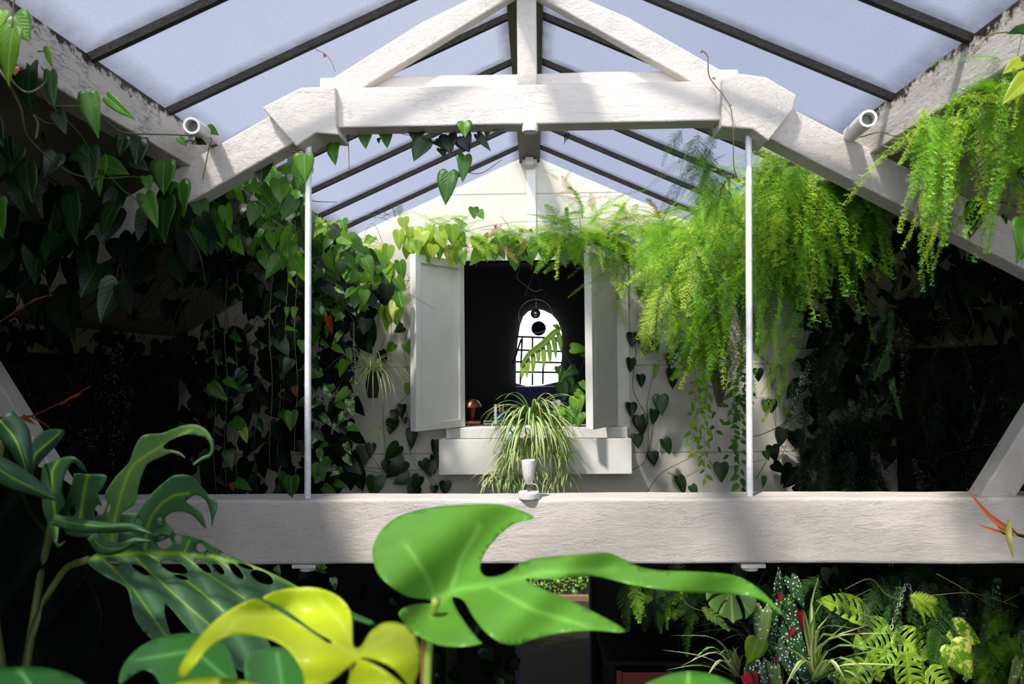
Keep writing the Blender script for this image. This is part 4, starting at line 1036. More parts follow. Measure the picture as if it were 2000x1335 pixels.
fern('dark wispy fern hanging under the right end of the collar beam', [(1330, 250), (1390, 245), (1420, 300), (1440, 380), (1400, 400), (1340, 300)], 3.15, 40, ['small', 'plume'], ['ferndark', 'fern'], dirf=lambda x, y: V((rnd(-1, .4), rnd(-.4, .4), rnd(-1, -.1))), dy=.08, sc=(.45, .8))
fern('thin yellowish fern strands dangling in the shade right of the right pole', [(1490, 560), (1540, 560), (1560, 720), (1530, 780), (1500, 660)], 3.9, 34, ['brush', 'small'], ['fern', 'ferndark', 'fernlime'], dirf=lambda x, y: V((rnd(-.9, .2), rnd(-.4, .2), rnd(-.9, -.1))), dy=.1, sc=(.4, .75))
fern('hanging wisps at the bottom of the big fern cascade', [(1340, 610), (1460, 590), (1450, 670), (1400, 660), (1350, 650)], 4.3, 40, ['brush', 'plume'], ['fern', 'ferndark'], dirf=lambda x, y: V((rnd(-.7, .3), rnd(-.6, .2), rnd(-1.2, -.3))), dy=.2, sc=(.5, .85))
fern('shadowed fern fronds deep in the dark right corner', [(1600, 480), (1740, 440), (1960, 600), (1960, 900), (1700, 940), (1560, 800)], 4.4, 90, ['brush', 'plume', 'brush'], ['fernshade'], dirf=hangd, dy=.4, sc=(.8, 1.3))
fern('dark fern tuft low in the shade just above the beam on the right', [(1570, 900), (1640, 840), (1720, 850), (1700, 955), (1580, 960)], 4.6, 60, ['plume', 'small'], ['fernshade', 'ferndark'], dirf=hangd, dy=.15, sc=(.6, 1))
fern('single fern spray catching light in the middle of the dark right corner', [(1715, 540), (1755, 545), (1750, 700), (1735, 760), (1720, 640)], 3.8, 9, ['small', 'brush'], ['ferndark'], dirf=lambda x, y: V((rnd(-.9, .5), -.1, rnd(-1, -.2))), dy=.05, sc=(.5, .8))
fern('lush fern growing from the right purlin over the near rafter end', [(1790, 200), (1860, 170), (2000, 110), (2000, 300), (1900, 300), (1800, 300)], 2.35, 100, ['brush', 'plume', 'brush'], ['fern', 'fernlime', 'fern'], dirf=hangd, dy=.15, sc=(.4, .75))
fern('yellow-green fern tassel hanging across the lower right rafter', [(1780, 310), (1870, 300), (1860, 390), (1830, 440), (1800, 400)], 2.7, 46, ['small', 'brush'], ['fernlime', 'fern'], dirf=lambda x, y: V((rnd(-.7, .6), rnd(-.5, .2), rnd(-1.2, -.3))), dy=.08, sc=(.3, .6))
# vines amongst the right purlin fern
random.seed(75)
vine('yellow-green pointed leaves at the far right edge above the ferns', [[(2020, 40, 2.0), (1985, 62, 2.0), (1960, 63, 2.0), (1930, 70, 2.0), (1902, 105, 2.0)]],
     [(2010, 150, 82, -48, 1.9, .5, 0, dict(lr=.9)), (1990, 140, 70, -10, 1.95, .5, 0, {}), (2010, 60, 48, -85, 1.9, .7, 1, dict(lr=.1)), (1960, 150, 50, -35, 2.2, .25, 1, {}), (1995, 120, 50, -60, 2.0, .6, 0, {})], ('philoyel', 'philo'), 'root', separate=S, r=.003)
vine('trailing vine with narrow leaves crossing the right fern at the purlin', [[(1800, 245, 2.4), (1850, 240, 2.4), (1890, 235, 2.35), (1940, 200, 2.3), (1990, 120, 2.2)], [(1680, 268, 2.7), (1720, 258, 2.6), (1745, 265, 2.6), (1790, 262, 2.5)]],
     [(1878, 208, 32, -22, 2.35, .5, 0, {}), (1885, 238, 46, 10, 2.35, .4, 1, {}), (1822, 250, 46, 0, 2.4, .5, 2, dict(lr=.3)), (1840, 255, 40, 8, 2.4, .5, 2, {}), (1868, 250, 40, -10, 2.4, .5, 2, {}), (1800, 255, 30, -20, 2.4, .5, 2, {}), (1950, 165, 40, -30, 2.3, .6, 0, {}), (1930, 150, 40, 10, 2.3, .6, 2, {})], ('bright', 'philoyel', 'philo'), 'stem', separate=S, r=.0022)
vine('dark heart leaves hanging over the near right rafter', [[(1900, 395, 2.7), (1930, 390, 2.6), (1975, 400, 2.5), (2010, 420, 2.5)]],
     [(1905, 400, 68, -14, 2.55, .6, 0, {}), (1925, 392, 60, -40, 2.6, .5, 0, {}), (2000, 430, 80, -10, 2.2, .6, 1, {}), (1995, 470, 50, -20, 2.2, .4, 1, {}), (2010, 330, 60, -10, 2.2, .7, 0, {}), (1960, 420, 20, 10, 2.6, .5, 0, {})], ('philodark', 'philo'), 'stemdark', separate=S, r=.002)
vine('pair of variegated leaves on a looping stem in the dark right corner', [[(1662, 430, 3.6), (1660, 500, 3.55), (1650, 520, 3.5), (1635, 530, 3.5), (1620, 528, 3.5), (1585, 513, 3.5)], [(1660, 500, 3.5), (1680, 495, 3.5)]],
     [(1617, 524, 38, 12, 3.48, .42, 0, {}), (1683, 492, 36, 45, 3.48, .75, 0, dict(lr=.1)), (1672, 440, 44, 8, 3.6, .6, 1, {}), (1625, 445, 38, -25, 3.5, .4, 2, {})], ('pothos', 'philodark', 'philo'), 'stem', separate=S, r=.0018)
K = [(1560, 440), (1740, 400), (2000, 540), (2000, 960), (1540, 960), (1560, 700)]
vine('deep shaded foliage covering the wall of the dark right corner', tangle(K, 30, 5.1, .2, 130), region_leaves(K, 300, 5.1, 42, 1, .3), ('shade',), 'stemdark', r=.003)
K2 = [(1740, 420), (1990, 530), (2040, 700), (1900, 620), (1760, 480)]
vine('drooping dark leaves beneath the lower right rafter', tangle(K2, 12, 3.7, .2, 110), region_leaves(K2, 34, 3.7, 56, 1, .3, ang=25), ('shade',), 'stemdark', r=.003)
# left wall cover: shade-coloured leaves added to darken the corner
K3 = [(-40, 640), (100, 640), (350, 660), (470, 600), (600, 620), (600, 960), (-40, 960)]
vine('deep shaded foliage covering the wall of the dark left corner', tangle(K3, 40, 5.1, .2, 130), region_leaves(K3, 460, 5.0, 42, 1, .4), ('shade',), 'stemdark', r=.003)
K4 = [(60, 660), (250, 680), (240, 900), (60, 880)]
vine('faint spotted begonia hanging in the dark left corner', [], region_leaves(K4, 26, 3.9, 70, 1, .3, .45, 20), ('begoniashade',), 'stemdark', name='spotted_begonia', cat='plant')

# ------------------------------------------------------------------ wall right of the window
random.seed(81)
vine('dark heart-leaf vine climbing the cream wall right of the shutter',
     [[(1232, 920, 5.42), (1262, 895, 5.44), (1266, 830, 5.45), (1264, 790, 5.45), (1275, 735, 5.45), (1290, 705, 5.45), (1305, 702, 5.45)], [(1262, 810, 5.45), (1240, 770, 5.45), (1236, 740, 5.45), (1242, 690, 5.45), (1240, 665, 5.45), (1260, 655, 5.45), (1285, 655, 5.45)], [(1268, 880, 5.44), (1275, 840, 5.44), (1285, 790, 5.44)]],
     [(1235, 650, 30, -3, 5.38, .8, 0, {}), (1262, 620, 34, -22, 5.38, .4, 1, {}), (1262, 660, 36, -6, 5.36, .9, 0, {}), (1266, 655, 34, -20, 5.34, .42, 1, dict(lr=.9)), (1275, 660, 32, 20, 5.38, .6, 0, {}), (1232, 700, 28, -2, 5.38, .8, 0, {}), (1250, 732, 26, 6, 5.38, .78, 0, {}), (1232, 787, 28, 0, 5.38, .85, 0, {}), (1290, 772, 40, 0, 5.34, .76, 2, {}), (1250, 812, 38, 4, 5.36, .86, 2, {}), (1276, 800, 30, 0, 5.38, .8, 2, {}), (1244, 848, 28, 2, 5.38, .85, 0, {}), (1274, 882, 28, 6, 5.38, .85, 0, {}), (1296, 858, 32, 25, 5.36, .85, 2, dict(lr=.9)), (1312, 720, 40, 4, 5.34, .72, 0, {}), (1308, 690, 30, -5, 5.38, .6, 0, {}), (1282, 712, 30, -12, 5.36, .4, 3, {})],
     ('philodark', 'philo', 'philodark', 'bright'), 'stemdark', separate=S, r=.0024)
vine('thin brown stem and drooping leaves low on the wall right of the window', [[(1262, 964, 5.42), (1290, 925, 5.44), (1335, 900, 5.44), (1360, 888, 5.44)], [(1305, 922, 5.44), (1325, 932, 5.43)], [(1385, 900, 5.44), (1400, 912, 5.44), (1435, 910, 5.44), (1500, 895, 5.44)], [(1480, 690, 5.44), (1505, 720, 5.44), (1508, 790, 5.44), (1520, 850, 5.44), (1540, 885, 5.44), (1590, 900, 5.44)], [(1476, 935, 5.44), (1520, 860, 5.44), (1550, 790, 5.44)], [(1540, 850, 5.44), (1600, 858, 5.44)], [(1525, 915, 5.44), (1550, 935, 5.44), (1556, 962, 5.44)]],
     [(1325, 930, 38, 20, 5.36, .62, 0, {}), (1350, 948, 24, 30, 5.38, .8, 0, {}), (1408, 904, 38, -4, 5.36, .8, 0, dict(lr=1)), (1507, 780, 28, 0, 5.38, .8, 1, {}), (1530, 838, 36, -20, 5.38, .75, 1, {}), (1548, 850, 28, 10, 5.38, .8, 1, {}), (1508, 870, 32, 5, 5.38, .8, 1, {}), (1510, 905, 28, 50, 5.38, .8, 1, {}), (1567, 925, 28, 30, 5.38, .8, 1, {}), (1493, 785, 20, 0, 5.3, .7, 2, {}), (1495, 880, 20, 15, 5.2, .8, 2, {}), (1480, 720, 26, 0, 5.38, .8, 1, {}), (1492, 930, 24, -5, 5.1, .5, 2, {}), (1538, 800, 20, 10, 5.3, .7, 2, {})],
     ('philodark', 'shade', 'philo'), 'stemdark', r=.0024)
# pale chain of leaves in the big fern
vine('pale yellow round leaves strung down through the big fern', [[(1326, 545, 4.6), (1324, 570, 4.6), (1318, 600, 4.6), (1300, 620, 4.6)]],
     [(1325, 533, 26, -80, 4.5, .8, 0, dict(lr=1)), (1325, 545, 22, -30, 4.5, .7, 0, dict(lr=1)), (1318, 578, 24, -70, 4.5, .6, 0, dict(lr=1)), (1318, 592, 20, -20, 4.5, .9, 0, dict(lr=1)), (1305, 605, 18, -40, 4.5, .9, 0, dict(lr=1)), (1318, 655, 40, -32, 4.6, .35, 1, {}), (1340, 720, 34, -55, 4.6, .4, 1, dict(lr=1))], ('philoyel', 'bright'), 'stem', separate=S)
# hanging small-leaf strings
for i, (x, y0, y1, Y, mk, lb) in enumerate([
        (1356, 735, 860, 4.8, 'bright', 'short string of small bright leaves, leftmost below the fern'),
        (1364, 730, 905, 4.75, 'philoyel', 'string of small pale leaves hanging below the fern, second from left'),
        (1378, 735, 935, 4.7, 'bright', 'longest string of small bright leaves hanging nearly to the beam'),
        (1400, 790, 880, 4.8, 'philo', 'thin sparse leaf string under the wicker cone'),
        (1430, 740, 900, 4.7, 'philo', 'green leaf string left of the right pole'),
        (1445, 730, 955, 4.65, 'philo', 'green leaf string touching the left side of the right pole'),
        (1455, 700, 800, 4.6, 'philo', 'short leaf string tucked against the right pole')]):
    lv = strand_leaves(x, y0, y1, Y, 17 if mk != 'philo' else 19, 8 if i != 3 else 16, 1, 3, .5, 85, .04)
    lv = [(*q[:7], dict(kind=OVATE)) for q in lv]
    vine(lb, [strand_path(x, y0 - 30, y1, Y, 3)], lv, (mk,), 'stemdark', r=.001, name='trailing_leaf_string')
# wicker cone
c = P(1404, 715, 4.85)
bk = thing('wicker_cone', c, 'narrow woven wicker cone hanging under the fern beside the leaf strings', 'basket')
mb = MB()
for i in range(24):
    t = i / 23; r = 0.052 * (1 - t) ** 0.7 + 0.008; z = -t * 0.25
    pts = [c + V((cos(a) * r * (1 + .04 * sin(a * 9 + i)), sin(a) * r, z + 0.002 * sin(a * 5))) for a in [2 * pi * k / 14 for k in range(15)]]
    tube(mb, pts, 0.0042, 4, caps=False)
mb.build('weave', mat_plain('grey brown wicker', lin(120, 104, 80), 0.8, bump=.5), bk)
# begonia near basket
random.seed(83)
vine('spotted begonia leaves hanging at the foot of the big fern', [], [(1345, 655, 62, -10, 4.7, .32, 0, dict(kind=WING)), (1358, 650, 60, 4, 4.7, .3, 0, dict(kind=WING)), (1335, 665, 56, -28, 4.7, .35, 0, dict(kind=WING)), (1365, 660, 44, 30, 4.7, .3, 0, dict(kind=WING)), (1350, 670, 50, 10, 4.65, .2, 1, dict(kind=WING))], ('begonia', 'fernlime'), name='spotted_begonia', cat='plant')
for poly, n, Y, lb in (([(1600, 830), (1660, 850), (1720, 890), (1660, 930), (1620, 900)], 14, 4.4, 'spotted begonia glinting in the shade above the beam on the right'),
                       ([(1880, 850), (1940, 850), (1940, 900), (1890, 900)], 9, 4.2, 'spotted begonia with narrow leaves in the far right shade')):
    lv = [(*q[:7], dict(q[7], kind=WING)) for q in region_leaves(poly, n, Y, 62, 1, .15, .32, 50)]
    vine(lb, [], lv, ('begoniashade',), name='spotted_begonia', cat='plant')

# ================================================================== window box spider plant
random.seed(91)
c = P(1038, 808, 5.18); 
def boxdir(i):
    a = rnd(-pi, 0); e = rnd(0.2, 1.3); return V((cos(a) * cos(e) * 1.0, sin(a) * cos(e) * .6, sin(e) * .8))
root = spider_plant('big cream-striped spider plant spilling over the front of the window box', P(1038, 828, 5.14), 150, (.24, .50), .018, ('spider', 'spider2'), boxdir, 1.5)
for (x, y, n, ln, w_) in ((1010, 880, 34, (.12, .28), .012), (1070, 880, 34, (.12, .28), .012), (1040, 860, 36, (.14, .28), .013), (990, 925, 40, (.07, .17), .009), (1085, 925, 34, (.08, .18), .009), (1035, 925, 40, (.08, .2), .010), (1000, 955, 30, (.06, .15), .009), (1070, 958, 30, (.06, .15), .009), (1025, 860, 26, (.14, .3), .009), (1062, 850, 26, (.14, .3), .012), (965, 935, 34, (.06, .16), .009), (1100, 930, 30, (.07, .18), .009), (985, 905, 30, (.08, .18), .010), (1095, 890, 30, (.10, .22), .011), (1000, 860, 30, (.12, .26), .012), (1085, 855, 30, (.12, .24), .012)):
    mb = MB()
    for i in range(n):
        d = V((rnd(-1, 1), rnd(-1, -.1), rnd(-.4, .8))); L = rnd(*ln); p = P(x + rnd(-14, 14), y + rnd(-12, 12), 5.14); v = d.normalized(); pts = []
        for k in range(6): pts.append(p.copy()); p = p + v * (L / 5); v = (v + V((0, 0, -.45))).normalized()
        ribbon(mb, pts, w_, random.random())
    mb.build('plantlet', M['spider2' if (x + y) % 2 else 'spider'], root)

# ================================================================== things on the window sill and in the studio
def on(px, py, Y): return P(px, py, Y)
sz = wz0 + 0.003
shelf = MB(); box(shelf, wx0 + .002, wx1 - .002, D2 - 0.02, D2 + 0.50, wz0 - 0.03, wz0 + 0.0)
o = shelf.build('desk', mat_plain('blue painted desk top', lin(44, 84, 140), 0.4), smooth=False); tag(o, 'blue painted desk top just inside the dark window', 'desk')
bd = MB(); c = on(940, 830, 5.6); box(bd, c.x - 0.13, c.x + 0.17, 5.56, 5.78, wz0 + .001, wz0 + 0.014)
tag(bd.build('wooden_board', mat_plain('dark brown board', lin(70, 40, 24), 0.5), smooth=False), 'flat brown wooden board lying on the blue desk under the lamp', 'board')
bz = wz0 + 0.0145
c = on(922, 820, 5.64); c.z = bz
lm = thing('mushroom_lamp', c, 'small copper mushroom-shaped table lamp on the left of the window desk', 'lamp')
cop = mat_plain('copper lamp metal', lin(150, 96, 70), 0.35, 0.7)
mb = MB(); box(mb, c.x - 0.065, c.x + 0.065, c.y - 0.05, c.y + 0.05, bz, bz + 0.022); bevel(mb.build('base', cop, lm, smooth=False), .004)
mb = MB(); lathe(mb, [(0.014, 0.022), (0.018, 0.05), (0.034, 0.12), (0.034, 0.125)], c, 20); mb.build('stem', mat_plain('dark red lamp stem', lin(96, 34, 22), .35, .4), lm)
mb = MB(); lathe(mb, [(0.072, 0.122), (0.066, 0.142), (0.05, 0.165), (0.03, 0.178), (0.0, 0.184)], c, 28); mb.build('shade', cop, lm)
M['glass'] = None
t = NT('clear glass'); g = t.n('ShaderNodeBsdfGlass', Roughness=0.02, IOR=1.3); tp = t.n('ShaderNodeBsdfTransparent'); mx = t.n('ShaderNodeMixShader'); mx.inputs[0].default_value = .6
t.l(g.outputs[0], mx.inputs[1]); t.l(tp.outputs[0], mx.inputs[2]); t.l(mx.outputs[0], t.out.inputs[0]); M['glass'] = t.m
c = on(972, 822, 5.62); c.z = bz
tr_ = MB(); box(tr_, c.x - 0.10, c.x + 0.10, 5.58, 5.70, bz, bz + .006); box(tr_, c.x - 0.10, c.x + 0.10, 5.58, 5.584, bz + .02, bz + .026)
for s in (-.098, .094): box(tr_, c.x + s, c.x + s + .004, 5.58, 5.584, bz + .006, bz + .02)
tag(tr_.build('metal_tray', mat_plain('silver tray', (.6, .6, .65), .25, .9), smooth=False), 'thin silver tray holding the glass tubes on the window desk', 'tray')
for x_, lb, h in ((968, 'tall frosted glass tube, the left one on the silver tray', .135), (991, 'tall clear glass tube, the right one on the silver tray', .13)):
    mb = MB(); cc = on(x_, 822, 5.62); cc.z = bz + .0065; lathe(mb, [(0.0, 0), (0.011, 0.0), (0.011, h), (0.009, h), (0.009, .004), (0, .004)], cc, 16)
    tag(mb.build('glass_tube', mat_plain('frosted tube', (.75, .78, .82), .2) if x_ < 980 else M['glass']), lb, 'tube')
cc = on(980, 822, 5.64); cc.z = bz + .0065
jr = thing('blue_jar', cc, 'dark blue jar with pale corks and sticks between the two glass tubes', 'jar')
mb = MB(); lathe(mb, [(0.0, 0), (0.024, 0), (0.026, .07), (0.022, .078), (0, .078)], cc, 20); mb.build('body', mat_plain('cobalt glass', lin(20, 40, 120), .15), jr)
for dx in (-.012, .01):
    mb = MB(); tube(mb, [cc + V((dx, 0, .078)), cc + V((dx, 0, .105))], .009, 10); mb.build('cork', mat_plain('cork', lin(170, 150, 90), .7), jr)
    mb = MB(); tube(mb, [cc + V((dx, 0, .105)), cc + V((dx * 1.3, 0, .135))], .004, 8); mb.build('stick', M['pvc'], jr)
c = on(1047, 824, 5.45); c.z = sz
pt = thing('green_pot', c, 'small lime green flower pot on the sill above the spider plant', 'pot')
gm = mat_plain('lime green glazed pot', lin(140, 178, 66), .35)
mb = MB(); lathe(mb, [(0.0, 0), (0.030, 0.0), (0.041, .078), (0.036, .078), (0.03, .07), (0, .068)], c, 28); mb.build('body', gm, pt)
mb = MB(); lathe(mb, [(0.042, .070), (0.048, .074), (0.049, .098), (0.046, .100), (0.041, .098), (0.039, .072)], c, 28); mb.build('rim', gm, pt)
c = on(1095, 815, 5.66); c.z = wz0 + .001
tj = thing('glass_terrarium', c, 'round glass terrarium jar with moss right of the green pot', 'jar')
mb = MB(); lathe(mb, [(0.0, 0.0), (0.075, 0.0), (0.10, .04), (0.102, .09), (0.092, .14), (0.06, .175), (0.04, .185), (0.04, .20), (0.034, .20), (0.034, .182), (0.055, .17), (0.088, .137), (.097, .09), (.095, .042), (.072, .005), (0, .005)], c, 32); mb.build('glass', M['glass'], tj)
mb = MB(); lathe(mb, [(0.0, .006), (0.07, .006), (0.085, .035), (.06, .042), (.03, .05), (0, .045)], c, 24); mb.build('moss', mat_plain('yellow green moss', lin(140, 140, 40), .9, bump=1, bscale=70), tj)
random.seed(95)
tv = spider_plant('leafy sprigs inside the glass terrarium jar', c + V((0, 0, .045)), 24, (.06, .11), .008, ('spider',), dome, .4)
# pothos in the window
vine('trailing potted pothos with round leaves at the right of the window opening', [[(1142, 700, 5.6), (1128, 740, 5.6), (1120, 800, 5.55), (1135, 825, 5.5)], [(1142, 770, 5.6), (1118, 765, 5.6), (1100, 720, 5.6)]],
     [(1115, 680, 34, 88, 5.5, .75, 0, dict(lr=.8)), (1105, 725, 30, -30, 5.6, .8, 2, {}), (1125, 720, 28, -60, 5.6, .8, 2, {}), (1110, 738, 30, 10, 5.55, .8, 2, {}), (1098, 748, 34, 10, 5.5, .95, 2, {}), (1120, 755, 26, 30, 5.55, .8, 2, {}), (1127, 775, 38, 0, 5.45, .9, 0, dict(lr=.7)), (1118, 795, 34, -10, 5.45, .8, 0, {}), (1082, 800, 34, 80, 5.5, .6, 1, dict(lr=1)), (1135, 805, 32, -20, 5.42, .9, 1, {}), (1125, 765, 24, 60, 5.45, .7, 1, {}), (1135, 745, 24, 30, 5.5, .6, 0, {}), (1092, 820, 26, 70, 5.5, .5, 2, {}), (1135, 690, 20, 60, 5.5, .6, 2, {}), (1090, 715, 20, 10, 5.6, .8, 2, {})], ('bright', 'bright', 'philo'), 'stem', separate=S, name='potted_pothos', cat='plant')
# split leaf reaching into the opening
mono = thing('monstera_leaf', P(1092, 668, 5.75), 'bright split monstera leaf leaning across the dark window', 'leaf')
mb = MB()
ribbon(mb, [P(1096, 640, 5.42), P(1080, 652, 5.40), P(1060, 672, 5.38), P(1035, 690, 5.37), P(1020, 712, 5.36), P(1016, 732, 5.36)], .045, .2, V((0, -1, .2)))
for (ax, ay, bx, by) in ((1090, 646, 1096, 690), (1080, 655, 1086, 702), (1070, 664, 1075, 712), (1060, 672, 1062, 724), (1049, 680, 1052, 712), (1041, 687, 1040, 734), (1031, 695, 1028, 740), (1022, 706, 1018, 742), (1092, 640, 1078, 634)):
    ribbon(mb, [P(ax, ay, 5.39), P((ax + bx) / 2 + 1, (ay + by) / 2, 5.35), P(bx, by, 5.34)], .036, rnd(0, .5), V((0, -1, .2)), fold=.12)
solid(mb.build('blade', M['philoyel'], mono), .001)
mb = MB(); tube(mb, smooth_path([P(1085, 660, 5.42), P(1100, 685, 5.44), P(1115, 710, 5.5), P(1122, 725, 5.55)]), .004, 6); mb.build('petiole', M['stem'], mono)

# far arched window of the studio
YA = 6.6
aw = thing('arched_window', P(1045, 770, YA), 'bright arched window with black glazing bars far inside the dark studio', 'window')
def ap(px, py, dy=0): q = P(px, py, YA + dy); return (q.x, q.z)
mb = MB()
arch = [(1008, 748), (1008, 700), (1012, 660), (1016, 635), (1022, 618), (1032, 608), (1046, 603), (1062, 606), (1078, 614), (1090, 628), (1097, 650), (1097, 700), (1090, 745), (1060, 752), (1030, 754)]
prism(mb, [ap(*q) for q in arch][::-1], YA, YA + 0.02)
mb.build('pane', mat_plain('daylight pane', (0.8, .85, .9), .4, emit=(0.9, .95, 1.0), estr=2.5), aw, smooth=False)
mb = MB()
for a, b_ in (((1008, 657), (1098, 660)), ((1008, 683), (1097, 686)), ((1008, 706), (1097, 708)), ((1008, 726), (1094, 727)), ((1020, 657), (1016, 750)), ((1040, 657), (1040, 752)), ((1062, 658), (1060, 750)), ((1018, 662), (1002, 710))):
    tube(mb, [P(*a, YA - .012), P(*b_, YA - .012)], .009, 6)
mb.build('glazing_bars', M['black'], aw)
bn = MB(); q0 = P(1008, 775, 6.5); q1 = P(1088, 754, 6.5); box(bn, q0.x, q1.x, 6.4, 6.6, 2.03, q1.z)
tag(bn.build('blue_bench', mat_plain('dark blue cloth', lin(24, 22, 80), .7), smooth=False), 'dark blue bench under the bright arched window', 'bench')
# hanging ornament and bulb
wire = mat_plain('thin silver wire', (0.45, .45, .6), .3, .8)
mo = thing('hanging_mobile', P(1045, 520, 5.9), 'wire mobile of a triangle above a circle hanging in the dark window', 'ornament')
mb = MB(); tube(mb, [P(1045, 529, 5.9), P(1025, 576, 5.9), P(1067, 580, 5.9), P(1045, 529, 5.9)], .0013, 5); mb.build('triangle', wire, mo)
mb = MB(); cc = P(1046, 617, 5.9); rr = 33 * 5.9 / F
tube(mb, [cc + V((cos(a) * rr, 0, sin(a) * rr)) for a in [2 * pi * k / 40 for k in range(41)]], .0017, 6, caps=False); mb.build('circle', wire, mo)
mb = MB(); tube(mb, [P(1046, 500, 5.9), P(1045, 529, 5.9)], .0008, 4); tube(mb, [P(1045, 578, 5.9), P(1046, 584, 5.9)], .0008, 4); mb.build('string', wire, mo)
ln = MB(); tube(ln, smooth_path([P(1012, 505, 5.8), P(1014, 525, 5.8), P(1010, 542, 5.8), P(1030, 560, 5.8), P(1045, 569, 5.8), P(1060, 564, 5.8)]), .0014, 5)
tag(ln.build('bead_string', mat_plain('pale beads', (.6, .55, .45), .4)), 'thin pale bead string looping through the wire triangle', 'string')
pd = thing('pendant_bulb', P(1046, 590, 6.0), 'clear pendant bulb hanging inside the wire circle', 'lamp')
mb = MB(); tube(mb, [P(1047, 583, 6.0), P(1047, 600, 6.0)], .003, 8, r1=.007); mb.build('socket', wire, pd)
mb = MB(); cc = P(1046, 612, 6.0); lathe(mb, [(0.0, -.04), (.02, -.036), (.034, -.02), (.04, 0), (.034, .02), (.02, .036), (.0, .04)], cc, 24); mb.build('bulb', mat_plain('smoky chrome bulb', (.35, .33, .32), .12, .9), pd)
rm = MB(); cc = P(1052, 641, 6.3); lathe(rm, [(0.0, -.006), (.056, -.006), (.06, 0), (.056, .006), (0, .006)], cc, 36, axis='y')
o = rm.build('round_disc', mat_plain('black disc', (.003, .003, .012), .7, spec=.05)); tag(o, 'round black disc hanging in front of the bright arched window', 'disc')

# ================================================================== below the beam: far garden, table, chair
random.seed(101)
gb = thing('garden_bush', P(1110, 1175, 10.6), 'sunlit green garden bush seen through the doorway under the beam', 'bush')
mb = MB()
for i in range(1300):
    a = rnd(0, 2 * pi); r = rnd(0, 1) ** .5
    q = P(1075, 1130, 10.8) + V((cos(a) * r * 0.95, sin(a) * r * .35, rnd(-.45, .5) * (1.1 - r * .4)))
    leaf(mb, q, V((rnd(-1, 1), rnd(-1, .3), rnd(-.6, .8))), V((rnd(-.5, .5), -1, .6)), rnd(.03, .065), .6, OVATE)
mb.build('foliage', M['bright'], gb)
mb = MB(); 
for k in range(7): tube(mb, [P(1075 + k * 9 - 20, 1200, 10.8), P(1075 + k * 20 - 60, 1135, 10.8)], .012, 5)
mb.build('stem', M['stemdark'], gb)
struct('wall_sky_blocker', (lambda m_: (box(m_, -5, 5, 12.4, 12.6, 0, 5), m_)[1])(MB()), M['darkwall'])  # added wall that blocks the sky's reflection on the floor
kb = MB(); box(kb, -1.5, 1.6, 10.25, 10.35, 0, .06); tag(kb.build('stone_kerb', mat_plain('stone kerb', lin(110, 90, 72), .8), smooth=False), 'low stone kerb in front of the garden bush', 'kerb')
def tbl():
    r = thing('wooden_table', (0, 0, 0), 'dark wooden table in the shadows below the beam right of the doorway', 'table')
    wm = mat_plain('dark brown wood', lin(46, 32, 24), .5)
    x0 = P(1172, 1290, 6.6).x; z = .75
    r.location = (x0 + .55, 6.55, 0)
    mb = MB(); box(mb, x0, x0 + 1.1, 6.2, 6.95, z - .03, z); mb.build('tabletop', wm, r, smooth=False)
    for xx in (x0 + .04, x0 + 1.0):
        for yy in (6.24, 6.86):
            mb = MB(); box(mb, xx, xx + .05, yy, yy + .05, 0, z - .03); mb.build('leg', wm, r, smooth=False)
tbl()
def chair():
    c = P(1250, 1300, 5.9); x = c.x; y = 5.85
    r = thing('wooden_chair', (x, y, 0), 'dark reddish wooden chair pulled up to the table under the beam', 'chair')
    wm = mat_plain('reddish brown wood', lin(66, 26, 18), .45)
    for xx in (x - .2, x + .17):
        for yy, h in ((y - .2, .88), (y + .16, .43)):
            mb = MB(); box(mb, xx, xx + .035, yy, yy + .035, 0, h); mb.build('leg', wm, r, smooth=False)
    mb = MB(); box(mb, x - .2, x + .205, y - .165, y + .195, .43, .46); mb.build('seat', wm, r, smooth=False)
    mb = MB(); box(mb, x - .165, x + .17, y - .19, y - .17, .78, .87); box(mb, x - .165, x + .17, y - .19, y - .17, .6, .66); mb.build('backrest', wm, r, smooth=False)
chair()
pl = MB(); q0 = P(872, 1300, 6.9); q1 = P(894, 1300, 6.9); box(pl, q0.x, q1.x, 6.86, 6.96, 0, 2.0 - .06 + .0)
tag(pl.build('green_post', mat_plain('dull green post', lin(40, 56, 26), .6), smooth=False), 'dull green timber post in the dark room below the beam', 'post')
pl = MB(); q0 = P(1158, 1300, 7.0); box(pl, P(1155, 1200, 7.05).x, P(1166, 1200, 7.05).x, 7.02, 7.14, 0, 1.93)
tag(pl.build('black_post', M['black'], smooth=False), 'black post at the right side of the lower doorway', 'post')
L1 = [(560, 1105), (760, 1105), (1010, 1105), (1010, 1335), (700, 1335), (560, 1200)]
vine('dim vine leaves hanging in the dark room under the beam, left of the doorway', tangle(L1, 14, 5.9, .4, 110), region_leaves(L1, 90, 5.9, 34, 2, .5, wts=(3, 1)) + [(620, 1105, 24, 60, 4.6, .8, 1, {}), (650, 1130, 22, 20, 4.6, .6, 1, {})], ('shade', 'philodark'), 'stemdark', r=.002)
vine('small marbled leaves peeping below the left part of the beam', [[(610, 1104, 4.4), (640, 1110, 4.4), (655, 1140, 4.4)]], [(616, 1104, 26, 88, 4.4, .8, 0, {}), (650, 1128, 26, 20, 4.4, .6, 0, {}), (540, 1106, 20, 30, 4.4, .7, 0, {})], ('pothos',), 'stemdark')
